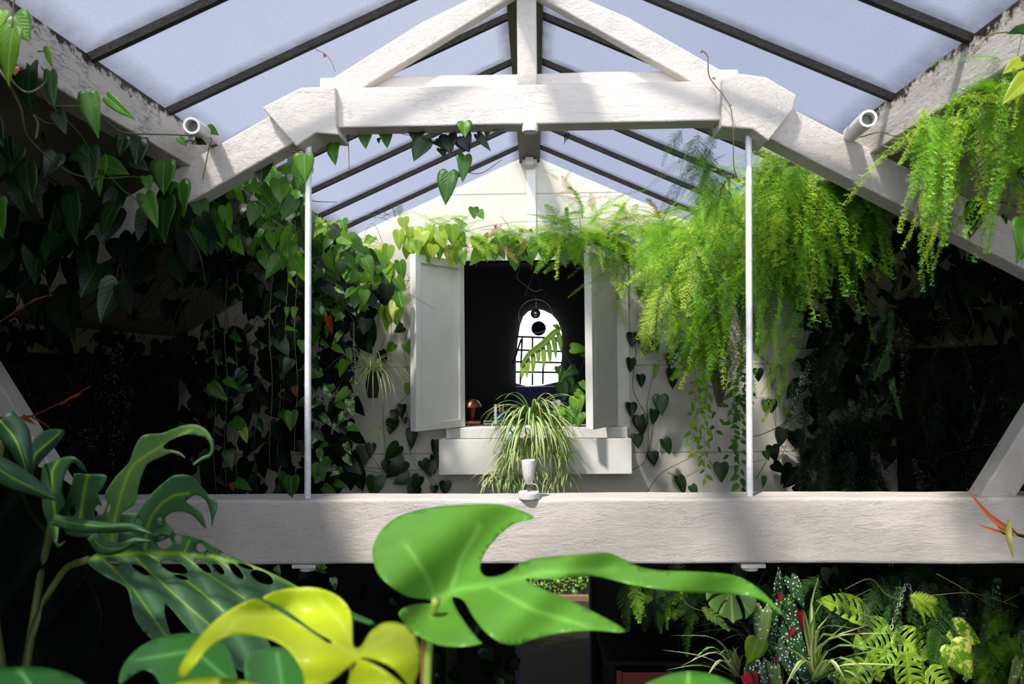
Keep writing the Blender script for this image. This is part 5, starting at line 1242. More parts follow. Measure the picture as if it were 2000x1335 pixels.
# ================================================================== lower right plant shelf
random.seed(111)
mb = MB(); box(mb, .3, 2.6, 3.5, 4.9, 1.05, 1.09)
for x in (.34, 2.3):
    for y in (3.55, 4.8): box(mb, x, x + .05, y, y + .05, 0, 1.05)
tag(mb.build('plant_stand', M['stemdark'], smooth=False), 'dark wooden plant stand below the beam carrying the sunlit plants', 'stand')
YS[0] = 0.6
def fenestrate(L, W, n=5):
    "monstera adansonii outline in leaf units (x across, y along) with holes between side veins"
    out = [(x * W, y) for x, y in OVATE[:-1]] + [(0, 1.0)] + [(-x * W, y) for x, y in OVATE[-2:0:-1]]
    holes = []
    for i in range(n):
        for s in (-1, 1):
            y = .14 + .68 * i / n; a = W * .10; b = W * .5 * (.80 if .1 < y < .7 else .6) * (1 - .3 * abs(y - .4))
            w = .026; dy = .09
            holes.append([(s * a, y), (s * (a + b) / 2, y + dy * .4 - w), (s * b, y + dy * .9), (s * b * .98, y + dy * .9 + w), (s * (a + b) / 2, y + dy * .4 + w), (s * a, y + w)])
    return out, holes
def holey_leaf(root, px, py, Lpx, ang, Y, W, mat, nrm=None, lr=.7, curl=.25, split=False, tilt=.2):
    L = Lpx * (Y + YS[0]) / F; att = P(px, py, Y)
    y = (img_dir(ang) + V((0, -tilt, 0))).normalized(); n_ = nrm or V((rnd(-.3, .3), -1, .5)); z = (n_ - y * n_.dot(y)).normalized(); x = y.cross(z)
    o_, h_ = fenestrate(1, W)
    def mp(u, v): return att + x * (u * L) + y * (v * L) + z * (L * (-curl * v * v + .22 * abs(u) - .12 * u * u / max(W * W, .1) + .012 * sin(v * 38) * min(1, abs(u) * 6)))
    veins = [(.012, [(0, 0), (0, 1)])] + [(.006, [(0, .1 + .68 * i / 5), (s * W * .45, .1 + .68 * i / 5 + .1)]) for i in range(6) for s in (-1, 1)]
    mb = MB(); blade(mb, o_, h_, mp, .055, veins, lr=lr, k=3)
    solid(mb.build('leaf', M[mat], root), .0008)
ad = thing('swiss_cheese_plant', P(1720, 1290, 3.4), 'hanging swiss cheese plant with holey lime leaves below the beam at right', 'plant')
M['cheese'] = mat_leaf('lime holey leaf', lin(96, 156, 30), lin(176, 214, 66), vein=lin(196, 220, 90), trans=.35, tcol=lin(190, 225, 60), veinw=0, rough=.3)
for a in ((1700, 1205, 105, -118, 3.4, .60, dict(nrm=V((0, -.8, .9)), tilt=.2)), (1736, 1220, 78, -62, 3.35, .8, dict(lr=.5)), (1744, 1240, 80, 60, 3.3, .86, dict(lr=.9, nrm=V((-.2, -1, .5)))), (1700, 1270, 62, 22, 3.25, .85, dict(lr=.6, nrm=V((.3, -1, .5)))),
          (1768, 1272, 96, 6, 3.2, .72, dict(lr=.7)), (1742, 1275, 52, -70, 3.3, .8, dict(lr=.5)), (1812, 1305, 78, 40, 3.15, .72, dict(lr=.8)), (1690, 1290, 80, -40, 3.2, .7, dict(lr=.4)), (1650, 1290, 66, 10, 3.3, .8, dict(lr=.3)), (1720, 1150, 58, 25, 3.8, .7, dict(lr=.0)), (1790, 1320, 60, 0, 3.2, .7, dict(lr=.6))):
    holey_leaf(ad, *a[:6], 'cheese', **a[6])
mb = MB()
for pa in ([(1760, 1330, 3.4), (1750, 1290, 3.4), (1744, 1240, 3.32)], [(1750, 1300, 3.4), (1720, 1250, 3.4), (1700, 1206, 3.4)], [(1760, 1330, 3.4), (1768, 1290, 3.3), (1768, 1272, 3.2)], [(1755, 1300, 3.35), (1720, 1285, 3.3), (1700, 1270, 3.25)], [(1770, 1330, 3.35), (1800, 1300, 3.2), (1812, 1305, 3.15)]):
    tube(mb, smooth_path([P(*q) for q in pa]), .0028, 6)
mb.build('stem', M['stem'], ad)
potm = mat_plain('dark plastic pot', (.02, .02, .02), .5)
mb = MB(); q = P(1765, 1400, 3.45); lathe(mb, [(.06, -.14), (.085, 0), (.09, 0), (.08, -.01), (0, -.02)], q, 24); mb.build('pot', potm, ad)
chain('left steel chain of the hanging swiss cheese plant', P(1769, 1140, 3.4), P(1740, 1228, 3.3), .026, .0022)
chain('right steel chain of the hanging swiss cheese plant', P(1774, 1140, 3.4), P(1812, 1232, 3.35), .026, .0022)
gp = vine('golden marbled pothos with large yellow splashed leaves below the beam', [[(1790, 1330, 3.3), (1845, 1300, 3.3), (1850, 1262, 3.25), (1833, 1242, 3.2)], [(1850, 1262, 3.25), (1862, 1240, 3.2), (1880, 1225, 3.2)], [(1820, 1320, 3.3), (1846, 1290, 3.25)]],
     [(1856, 1258, 72, 30, 3.12, .85, 0, dict(yawn=-.1, lr=.8, tilt=.25)), (1856, 1228, 66, 68, 3.2, .82, 0, dict(lr=.5, tilt=.1)), (1838, 1240, 66, -28, 3.25, .8, 1, dict(lr=.5, up=.6)), (1843, 1284, 34, 0, 3.2, .5, 0, dict(lr=.6)), (1840, 1228, 40, -100, 3.3, .5, 1, {})], ('golden', 'philo'), separate=S, name='golden_pothos', cat='plant', r=.003)
# begonias
def beg(lb, lv, stems, pot=None):
    return vine(lb, stems, [(*q[:7], dict(kind=WING, fold=.12, curl=.15, **(q[7] if len(q) > 7 else {}))) for q in lv], ('begonia', 'begonialime'), 'stemred', separate=S, name='spotted_begonia', cat='plant', r=.0035)
beg('tall spotted begonia with silver dotted wing leaves below the beam', [
    (1518, 1168, 68, 178, 3.3, .42, 0, dict(lr=.5)), (1532, 1175, 90, 22, 3.3, .40, 0, dict(yawn=.2)), (1510, 1185, 90, -6, 3.28, .34, 0, {}), (1545, 1130, 60, 20, 3.35, .45, 0, {}), (1490, 1190, 78, -10, 3.2, .42, 1, dict(lr=.6)), (1540, 1190, 80, 4, 3.35, .34, 0, {}), (1565, 1215, 90, 6, 3.35, .34, 0, {}),
    (1505, 1240, 70, 6, 3.3, .34, 0, {}), (1550, 1245, 90, 12, 3.2, .38, 0, {}), (1520, 1260, 80, 24, 3.25, .34, 0, {}), (1470, 1290, 70, -16, 3.2, .4, 0, {}), (1488, 1295, 66, 8, 3.15, .36, 0, {}), (1510, 1300, 62, 6, 3.1, .42, 1, {}), (1560, 1280, 70, 14, 3.2, .4, 0, {}), (1580, 1260, 80, 4, 3.4, .3, 0, {}), (1600, 1290, 60, 40, 3.3, .4, 0, {}), (1535, 1215, 60, -20, 3.3, .35, 0, {})],
    [[(1530, 1345, 3.35), (1528, 1260, 3.35), (1535, 1200, 3.35), (1530, 1160, 3.35)], [(1535, 1345, 3.35), (1555, 1260, 3.35), (1550, 1200, 3.35)], [(1500, 1345, 3.2), (1498, 1300, 3.2)]])
beg('second spotted begonia behind the hanging chains at right', [(1800, 1175, 48, -50, 3.6, .34, 0, {}), (1835, 1170, 56, 46, 3.6, .34, 0, {}), (1830, 1190, 60, 60, 3.55, .3, 0, {}), (1885, 1155, 58, 3, 3.6, .34, 0, {}), (1815, 1200, 40, -70, 3.55, .34, 0, {}), (1850, 1205, 50, 70, 3.5, .3, 0, {}), (1790, 1190, 34, 10, 3.6, .3, 0, {}), (1880, 1195, 36, -10, 3.5, .4, 0, {})], [[(1830, 1345, 3.8), (1835, 1250, 3.7), (1825, 1180, 3.6)]])
beg('third spotted begonia at the far right edge among ferns', [(1945, 1150, 60, -2, 3.5, .34, 0, {}), (1968, 1170, 52, 6, 3.5, .36, 0, {}), (1955, 1200, 44, 4, 3.45, .3, 0, {}), (1978, 1165, 50, 20, 3.5, .3, 0, {}), (1990, 1290, 66, -24, 3.2, .32, 1, {}), (2000, 1310, 60, -10, 3.2, .32, 1, {})], [[(1960, 1345, 3.7), (1962, 1260, 3.6), (1960, 1170, 3.5)]])
vine('crimson begonia leaf undersides and buds below the beam', [], [(1563, 1195, 40, 6, 3.25, .35, 0, dict(kind=WING)), (1550, 1225, 26, -30, 3.2, .4, 0, {}), (1452, 1318, 30, 40, 3.05, .7, 0, {}), (1470, 1312, 36, 20, 3.05, .4, 0, {}), (1785, 1188, 26, 20, 3.55, .4, 0, {}), (1800, 1180, 22, 0, 3.55, .5, 0, {}), (1516, 1285, 26, 5, 3.1, .3, 0, {}), (1845, 1145, 18, 0, 3.8, .6, 0, {}), (1525, 1160, 20, -20, 3.25, .5, 0, {})], ('crimson',), 'stemred', name='spotted_begonia', cat='plant') if 'crimson' in M else None
# monstera leaf behind the foreground tip
mo2 = thing('monstera_plant', P(1430, 1250, 3.3), 'small monstera leaf with slots, behind the long blade of the foreground leaf', 'leaf')
ol = [(1425, 1132), (1438, 1125), (1452, 1130), (1466, 1148), (1478, 1168), (1474, 1190), (1462, 1204), (1456, 1209), (1455, 1200), (1453, 1186), (1447, 1170), (1440, 1160), (1437, 1164), (1443, 1180), (1449, 1196), (1450, 1207), (1440, 1210), (1432, 1217), (1424, 1209), (1412, 1204), (1405, 1200), (1406, 1190), (1414, 1178), (1421, 1172), (1418, 1171), (1407, 1182), (1402, 1196), (1392, 1190), (1384, 1180), (1388, 1172), (1404, 1162), (1422, 1156), (1420, 1152), (1404, 1156), (1390, 1162), (1380, 1172), (1380, 1150), (1388, 1135), (1402, 1128), (1414, 1128)]
mb = MB(); blade(mb, ol, [], lambda x, y: P(x, y, 3.2 + .0006 * (x - 1430) ** 2 * .01 - .0012 * (y - 1130) + .02 * cos((x - 1430) * .05)), 5, [(2.0, [(1427, 1140), (1431, 1216)]), (1.2, [(1428, 1150), (1408, 1195)]), (1.2, [(1428, 1150), (1465, 1195)])], lr=.35, k=3)
M['mono'] = mat_leaf('fresh monstera green', lin(84, 134, 60), lin(150, 186, 92), vein=lin(190, 210, 130), trans=.3, tcol=lin(160, 210, 80), veinw=0)
solid(mb.build('blade', M['mono'], mo2), .001)
mb = MB(); tube(mb, smooth_path([P(1427, 1140, 3.2), P(1440, 1120, 3.35), P(1470, 1200, 3.5), P(1480, 1345, 3.5)]), .003, 6); mb.build('petiole', M['stem'], mo2)
# spider plants
random.seed(115)
def arcs(lb, base, ends, w, mats=('spider2',)):
    root = thing('spider_plant', P(*base), lb, 'plant')
    for k, mk in enumerate(mats):
        mb = MB()
        for j, e in enumerate(ends):
            if j % len(mats) != k: continue
            (mx_, my_, mY), (ex, ey, eY) = e[0], e[1]
            ribbon(mb, [P(base[0] + rnd(-5, 5), base[1], base[2]), P(mx_, my_, mY), P(ex, ey, eY)], w * rnd(.8, 1.2), random.random())
        mb.build('foliage', M[mk], root)
    return root
arcs('bright striped spider plant with long arching blades in the middle of the lower right plants', (1590, 1330, 3.2),
     [((1600, 1230, 3.1), (1680, 1228, 2.95)), ((1620, 1250, 3.1), (1760, 1235, 2.95)), ((1640, 1262, 3.05), (1830, 1290, 2.9)), ((1605, 1260, 3.1), (1700, 1218, 3.0)), ((1640, 1290, 3.1), (1745, 1262, 3.0)),
      ((1650, 1300, 3.05), (1790, 1300, 2.9)), ((1640, 1285, 3.0), (1745, 1340, 2.85)), ((1575, 1230, 3.1), (1570, 1190, 3.0)), ((1588, 1220, 3.1), (1608, 1170, 3.1)), ((1560, 1280, 3.1), (1500, 1250, 2.95)),
      ((1650, 1310, 3.0), (1700, 1345, 2.9)), ((1620, 1290, 3.0), (1660, 1345, 2.9)), ((1600, 1270, 3.2), (1655, 1215, 3.2)), ((1570, 1290, 3.1), (1530, 1345, 3.0)), ((1610, 1240, 3.2), (1720, 1290, 3.1)), ((1590, 1250, 3.1), (1620, 1200, 3.1)), ((1585, 1200, 3.2), (1600, 1120, 3.2))], .030, ('spider2', 'spider'))
YS[0] = 0.95
arcs('striped spider plant fanning left at the bottom edge below the beam', (1440, 1322, 3.05),
     [((1400, 1250, 2.95), (1310, 1240, 2.85)), ((1380, 1285, 2.95), (1292, 1268, 2.85)), ((1370, 1300, 2.9), (1300, 1308, 2.8)), ((1400, 1275, 2.9), (1330, 1300, 2.8)), ((1425, 1270, 3), (1400, 1280, 2.9)), ((1435, 1275, 3.0), (1445, 1262, 2.95)), ((1450, 1280, 3.0), (1470, 1290, 2.95)), ((1410, 1290, 2.9), (1380, 1320, 2.8)), ((1395, 1265, 3.0), (1350, 1290, 2.9)), ((1430, 1290, 3.0), (1420, 1300, 2.95)), ((1420, 1280, 3), (1385, 1270, 2.9)), ((1440, 1290, 3), (1430, 1260, 2.95))], .022, ('spider2', 'spider'))
arcs('shaded spider plant with thin curved blades behind the small monstera leaf', (1480, 1290, 3.5),
     [((1440, 1210, 3.5), (1340, 1202, 3.4)), ((1440, 1230, 3.5), (1340, 1238, 3.4)), ((1430, 1225, 3.45), (1388, 1242, 3.4)), ((1450, 1215, 3.5), (1345, 1225, 3.4)), ((1450, 1240, 3.5), (1400, 1255, 3.4)), ((1460, 1230, 3.5), (1420, 1215, 3.4))], .010, ('spider',))
YS[0] = 0.6
vine('lime heart leaf standing upright between the spotted begonias', [[(1466, 1340, 3.1), (1468, 1310, 3.1), (1475, 1262, 3.05)]], [(1480, 1248, 52, -22, 3.02, .85, 0, dict(yawn=.1, lr=.8, tilt=.1))], ('bright',), separate=S, cat='plant', name='heartleaf_plant')
fern('pale lime fern frond lit up in front of the hanging chain', [(1765, 1160), (1800, 1158), (1800, 1170), (1770, 1172)], 3.25, 12, ['small'], ['fernlime'], dirf=lambda x, y: V((rnd(.2, 1), -.2, rnd(-.5, .1))), dy=.02, sc=(.45, .7))
YS[0] = 0.6
fern('green fern bank in the bottom right corner', [(1900, 1200), (2000, 1150), (2000, 1330), (1930, 1335), (1915, 1250)], 3.5, 90, ['plume', 'small'], ['fern', 'ferndark', 'fern'], dirf=hangd, dy=.15, sc=(.45, .8))
YS[0] = 0.0
fern('dark fern fronds right under the beam behind the begonias', [(1560, 1120), (1900, 1110), (1960, 1160), (1700, 1180), (1580, 1170)], 4.1, 70, ['plume', 'brush'], ['fernshade', 'ferndark'], dirf=hangd, dy=.3, sc=(.6, 1.0))
fern('green fern sprays below the beam beside the long foreground blade', [(1210, 1110), (1390, 1120), (1390, 1190), (1290, 1200), (1230, 1160)], 4.3, 60, ['small', 'plume'], ['fern', 'ferndark'], dirf=hangd, dy=.2, sc=(.45, .8))
YS[0] = 0.3
vine('thin pale tendrils crossing the dark gap under the beam at right', [[(1830, 1120, 3.3), (1880, 1148, 3.3), (1950, 1190, 3.3)], [(1610, 1170, 3.3), (1660, 1190, 3.3), (1740, 1220, 3.3)], [(1650, 1150, 3.35), (1700, 1130, 3.35), (1730, 1160, 3.35), (1765, 1173, 3.3)], [(1820, 1162, 3.3), (1900, 1158, 3.3), (1990, 1185, 3.3)], [(1640, 1180, 3.4), (1700, 1150, 3.4)], [(1960, 1175, 3.3), (2000, 1155, 3.3)], [(1330, 1165, 3.3), (1350, 1185, 3.3), (1385, 1195, 3.3)]], [(1640, 1150, 8, 30, 3.3, .4, 0, {})], ('bright',), 'root', r=.0018)
YS[0] = 0.0
K5 = [(1200, 1105), (2050, 1105), (2050, 1335), (1600, 1335), (1500, 1200), (1200, 1200)]
vine('deep shaded foliage filling the dark background below the beam at right', tangle(K5, 20, 4.7, .3, 110), region_leaves(K5, 200, 4.7, 36, 2, .4, wts=(5, 1)), ('shade', 'philodark'), 'stemdark', r=.002)
# red air plant at the right edge in front of the beam
rp_ = thing('air_plant', P(2000, 1052, 2.6), 'spiky red and olive air plant poking in at the right edge before the beam', 'plant')
M['redblade'] = mat_plain('red blade', lin(170, 84, 52), .5); M['olive'] = mat_plain('olive blade', lin(120, 116, 60), .5)
mb = MB(); ribbon(mb, [P(1985, 1042, 2.6), P(1950, 1022, 2.58), P(1925, 1000, 2.57), P(1887, 952, 2.55)], .02, .5, V((0, -1, .3))); ribbon(mb, [P(1985, 1045, 2.6), P(1950, 1038, 2.58), P(1905, 1022, 2.56)], .013, .5, V((0, -1, .3))); mb.build('red_blade', M['redblade'], rp_)
mb = MB(); ribbon(mb, [P(1970, 1015, 2.6), P(1968, 1045, 2.56), P(1974, 1070, 2.55), P(1979, 1090, 2.55)], .02, .5, V((0, -1, .3))); ribbon(mb, [P(1990, 1046, 2.6), P(1960, 1036, 2.58), P(1935, 1010, 2.58)], .012, .5, V((0, -1, .3))); mb.build('olive_blade', M['olive'], rp_)
mb = MB(); tube(mb, [P(1972, 1030, 2.6), P(1985, 1043, 2.6), P(2030, 1055, 2.6)], .006, 6); mb.build('stem', M['stemdark'], rp_)
# bare reddish shoots at far left
vine('reddish bare shoot with curled dry bract beside the lower left strut', [[(-20, 815, 2.2), (30, 815, 2.2), (60, 812, 2.2), (90, 800, 2.2), (130, 780, 2.2), (175, 755, 2.2)], [(60, 812, 2.2), (75, 820, 2.18), (90, 830, 2.17), (98, 838, 2.15)]], [(45, 812, 34, 60, 2.15, .3, 0, {}), (120, 788, 60, 118, 2.2, .14, 0, {})], ('brownleaf',), 'stemred', r=.003)
vine('red-tipped shoot against the shaded left ceiling', [[(-20, 640, 2.3), (20, 615, 2.3), (60, 590, 2.3), (102, 575, 2.3)], [(18, 628, 2.3), (30, 622, 2.3), (36, 632, 2.3)]], [(60, 590, 44, 112, 2.3, .14, 0, {})], ('brownleaf',), 'stemred', r=.0025)

# ================================================================== FOREGROUND
random.seed(121)
M['hero'] = mat_leaf('broad foreground leaf green', lin(70, 138, 40), lin(132, 192, 70), vein=lin(134, 196, 84), trans=.42, tcol=lin(150, 215, 60), rough=.33, veinw=0, spec=.5)
M['herolime'] = mat_leaf('young lime leaf', lin(176, 204, 30), lin(222, 232, 60), vein=lin(206, 220, 80), trans=.45, tcol=lin(220, 230, 40), rough=.35, veinw=0)
M['herodark'] = mat_leaf('deep blue green leaf', lin(28, 74, 34), lin(64, 124, 52), vein=lin(80, 140, 70), trans=.3, tcol=lin(70, 140, 50), rough=.35, veinw=0)
M['monlight'] = mat_leaf('monstera green lightened for backlight', lin(56, 92, 50), lin(104, 146, 84), vein=lin(160, 190, 70), trans=.3, tcol=lin(110, 160, 60), rough=.4, veinw=0)  # paler copy: back-light on the tall finger is put into the colour
M['mondark'] = mat_leaf('dark monstera green', lin(26, 58, 38), lin(66, 108, 66), vein=lin(120, 160, 50), trans=.2, tcol=lin(60, 110, 40), rough=.5, veinw=0, spec=.35)
fm = thing('foreground_monstera', P(830, 1175, .95), 'large bright green split leaf held up in the centre foreground over the beam', 'leaf')
ol = [(862, 1180), (835, 1170), (800, 1165), (765, 1145), (738, 1118), (727, 1080), (738, 1045), (765, 1016), (800, 1000), (850, 990), (905, 985), (960, 983), (1000, 990), (1043, 1010), (1005, 1022), (975, 1045), (950, 1075), (938, 1105), (945, 1123), (965, 1126), (990, 1118), (1015, 1102), (1045, 1090), (1100, 1085), (1150, 1080), (1185, 1078), (1215, 1090), (1245, 1105), (1290, 1114), (1360, 1116), (1430, 1122), (1475, 1144), (1510, 1176), (1527, 1199), (1484, 1170), (1440, 1160), (1370, 1157), (1300, 1151), (1235, 1141), (1157, 1124), (1080, 1130), (1025, 1130), (1060, 1150), (1110, 1170), (1160, 1195), (1222, 1232), (1160, 1230), (1100, 1234), (1050, 1245), (1010, 1258), (980, 1255), (950, 1235), (925, 1205), (905, 1172), (884, 1166), (892, 1190), (915, 1225), (935, 1250), (940, 1256), (900, 1262), (855, 1258), (815, 1240), (795, 1222), (780, 1200), (790, 1186), (820, 1178)]
def heroY(x, y):
    # blade tilts away from the viewer towards the top; the long lobe swings back to the right
    t = (1180 - y) / 200.0
    d = .80 + .16 * t + .00018 * (x - 860) + .035 * sin((x - 760) * .012) * (1 - abs(t) * .3)
    d += .028 * cos((x - 860) * .022 + (y - 1180) * .022)
    return d
mb = MB()
blade(mb, ol, [], lambda x, y: P(x, y, heroY(x, y)), 13, [(7, [(850, 1168), (900, 1150), (970, 1140), (1060, 1118), (1200, 1112)]), (5, [(850, 1165), (830, 1120), (790, 1060)]), (5, [(880, 1155), (900, 1090), (935, 1030)]), (9, [(840, 1165), (862, 1168)]), (5, [(950, 1142), (1040, 1190), (1150, 1225)]), (4, [(850, 1170), (840, 1210)])], lr=.55, k=4)
solid(mb.build('blade', M['hero'], fm), .0009)
mb = MB(); tube(mb, smooth_path([P(852, 1170, .83), P(842, 1215, .84), P(836, 1290, .84), P(832, 1420, .84), P(820, 1700, .86)]), .0048, 10); mb.build('petiole', mat_plain('green petiole', lin(126, 152, 52), .5), fm)
mb = MB(); tube(mb, smooth_path([P(826, 1245, .86), P(826, 1300, .86), P(824, 1700, .87)]), .0028, 8); mb.build('support_cane', mat_plain('brown cane', lin(130, 84, 52), .6), fm)
# lime leaf
ly = thing('lime_monstera', P(690, 1260, .7), 'glowing yellow-green curled young leaf in the lower left-centre foreground', 'leaf')
ol = [(700, 1282), (660, 1300), (620, 1290), (570, 1262), (530, 1248), (480, 1238), (440, 1244), (410, 1260), (385, 1290), (365, 1315), (350, 1322), (350, 1300), (370, 1268), (400, 1230), (440, 1195), (490, 1168), (520, 1180), (560, 1205), (610, 1235), (650, 1254), (640, 1248), (600, 1222), (570, 1200), (545, 1182), (512, 1168), (540, 1155), (580, 1147), (620, 1148), (660, 1165), (684, 1195), (688, 1240), (690, 1270), (712, 1250), (745, 1220), (775, 1214), (805, 1228), (820, 1265), (818, 1310), (800, 1345), (740, 1350), (782, 1315), (770, 1298), (735, 1283), (700, 1286)]
ol = [(696, 1290), (640, 1335), (600, 1345), (590, 1310), (565, 1270), (530, 1248), (480, 1238), (440, 1244), (410, 1262), (385, 1292), (366, 1316), (350, 1322), (352, 1300), (372, 1268), (402, 1230), (440, 1196), (492, 1170), (520, 1178), (562, 1204), (606, 1232), (642, 1256), (646, 1250), (610, 1228), (570, 1198), (540, 1180), (514, 1168), (540, 1154), (580, 1147), (620, 1148), (660, 1164), (684, 1192), (688, 1230), (690, 1262), (706, 1262), (722, 1236), (748, 1217), (778, 1216), (806, 1232), (820, 1268), (818, 1310), (805, 1345), (800, 1340), (770, 1306), (730, 1287), (702, 1284), (730, 1296), (765, 1318), (795, 1350), (740, 1380), (690, 1370), (680, 1330)]
def limeY(x, y): return .66 + .12 * (1260 - y) / 200 + .03 * sin((x - 500) * .018) + .0001 * (x - 600) + .018 * cos((y - 1200) * .04)
mb = MB(); blade(mb, ol, [], lambda x, y: P(x, y, limeY(x, y)), 11, [(5, [(695, 1280), (640, 1250), (560, 1205), (470, 1205), (380, 1300)]), (5, [(695, 1280), (670, 1220), (620, 1165)]), (4, [(700, 1280), (770, 1240)])], lr=.6, k=3)
solid(mb.build('blade', M['herolime'], ly), .0009)
mb = MB(); tube(mb, smooth_path([P(697, 1284, .66), P(700, 1400, .66), P(720, 1800, .7)]), .004, 8); mb.build('petiole', M['stem'], ly)
def simple_fg(name, lb, ol, yf, mat, veins, lr, stemto):
    r = thing(name, P(*stemto[0]), lb, 'leaf'); mb = MB(); blade(mb, ol, [], lambda x, y: P(x, y, yf(x, y)), 15, veins, lr=lr, k=4); solid(mb.build('blade', M[mat], r), .0009)
    mb = MB(); tube(mb, smooth_path([P(*q) for q in stemto]), .004, 8); mb.build('petiole', M['stem'], r)
simple_fg('foreground_leaf', 'broad blue-green leaf arching behind the lime leaf in the bottom left foreground', [(235, 1335), (240, 1300), (270, 1265), (320, 1242), (380, 1236), (430, 1250), (455, 1290), (455, 1360), (330, 1400), (310, 1330), (280, 1308)],
          lambda x, y: .85 + .1 * (1300 - y) / 100 + .03 * sin((x - 240) * .02), 'herodark', [(4, [(450, 1330), (380, 1270), (260, 1290)])], .5, [(440, 1340, .85), (450, 1500, .85), (470, 1900, .9)])
simple_fg('foreground_leaf', 'rounded mid-green leaf under the lime leaf at the bottom centre-left', [(478, 1290), (500, 1270), (540, 1263), (580, 1272), (600, 1300), (604, 1360), (540, 1400), (492, 1370), (480, 1330)],
          lambda x, y: .8 + .08 * (1300 - y) / 100 + .02 * cos((x - 540) * .03), 'herodark', [(4, [(560, 1390), (540, 1270)])], .8, [(555, 1380, .8), (560, 1600, .8), (560, 1900, .85)])
simple_fg('foreground_leaf', 'dark leaf tip at the very bottom left corner of the picture', [(-60, 1320), (0, 1305), (60, 1302), (110, 1308), (160, 1330), (190, 1370), (60, 1420), (-60, 1400)],
          lambda x, y: .7 + .08 * (1330 - y) / 100, 'herodark', [(4, [(100, 1400), (40, 1310)])], .2, [(60, 1390, .7), (60, 1600, .7), (70, 1900, .75)])
simple_fg('foreground_leaf', 'yellow-green leaf edge under the curled tip of the lime leaf', [(340, 1345), (370, 1328), (420, 1322), (480, 1330), (520, 1350), (500, 1400), (400, 1400)],
          lambda x, y: .62 + .08 * (1330 - y) / 100, 'herolime', [(4, [(430, 1400), (420, 1325)])], .2, [(430, 1395, .62), (440, 1600, .64), (440, 1900, .66)])
simple_fg('foreground_leaf', 'vivid green leaf edge at the bottom between centre and right', [(1255, 1345), (1290, 1322), (1340, 1310), (1390, 1316), (1430, 1332), (1450, 1360), (1400, 1400), (1290, 1400)],
          lambda x, y: .9 + .08 * (1330 - y) / 100, 'hero', [(4, [(1340, 1400), (1345, 1315)])], .1, [(1345, 1395, .9), (1345, 1600, .92), (1340, 1900, .95)])
simple_fg('foreground_leaf', 'small dark leaf tip right of the lime leaf', [(678, 1190), (700, 1200), (728, 1212), (729, 1222), (700, 1214), (680, 1208)],
          lambda x, y: .95, 'herodark', [(3, [(680, 1200), (728, 1218)])], .2, [(684, 1202, .95), (690, 1400, .95), (700, 1800, .95)])

# big dark monstera at the left
bm = thing('giant_monstera', P(120, 1300, 1.4), 'giant dark monstera with torn curling fingers and holes filling the lower left', 'plant')
def bl(name, ol, holes, yf, veins, lr, step=12, k=4, mat='mondark'):
    mb = MB(); blade(mb, ol, holes, lambda x, y: P(x, y, yf(x, y)), step, veins, lr=lr, k=k)
    return solid(mb.build(name, M[mat], bm), .0012)
# lower perforated half leaf
ol = [(172, 1092), (200, 1075), (235, 1062), (270, 1048), (310, 1040), (350, 1042), (400, 1056), (450, 1085), (500, 1105), (545, 1125), (590, 1150), (640, 1185), (660, 1230), (600, 1255), (540, 1238), (512, 1222), (530, 1262), (560, 1320), (480, 1315), (420, 1275), (372, 1232), (328, 1182), (322, 1198), (334, 1238), (350, 1266), (300, 1250), (265, 1210), (255, 1170), (245, 1145), (205, 1125), (180, 1108)]
ell = lambda cx, cy, a, b, r: [(cx + a * cos(t) * cos(r) - b * sin(t) * sin(r), cy + a * cos(t) * sin(r) + b * sin(t) * cos(r)) for t in [2 * pi * k / 8 for k in range(8)]]
hl_ = [ell(340, 1107, 28, 11, .35), ell(275, 1112, 20, 6, .55), ell(222, 1099, 12, 3.5, .1), ell(397, 1105, 20, 7, .7), ell(427, 1110, 15, 6, .8), ell(462, 1115, 20, 7, .85), ell(480, 1106, 16, 4, .35), ell(512, 1127, 24, 11, .45), ell(348, 1051, 8, 7, .9), ell(391, 1069, 9, 8, .9), ell(355, 1127, 14, 4, .3), ell(437, 1083, 8, 4, .4), ell(320, 1058, 14, 13, 0), ell(407, 1082, 5, 3, .3), ell(376, 1079, 4, 3, 0), ell(445, 1200, 8, 25, -.5)][:-1]
mv = [(176, 1092), (215, 1083), (285, 1078), (350, 1080), (420, 1088), (500, 1108), (590, 1150)]
bl('leaf', ol, hl_, lambda x, y: 1.45 + .0007 * (x - 180) - .16 * max(0, (y - 1085)) / 150 + .006 * sin((x - .6 * y) * .1), [(4.5, mv), (2, [(285, 1078), (360, 1130), (440, 1195)]), (2, [(350, 1080), (420, 1130), (480, 1170)]), (2, [(200, 1090), (260, 1150), (330, 1250)]), (2, [(265, 1090), (340, 1160), (420, 1230)]), (1.6, [(360, 1078), (372, 1050)]), (1.8, [(420, 1090), (480, 1130)]), (1.8, [(284, 1078), (283, 1045)])], .75, 9)
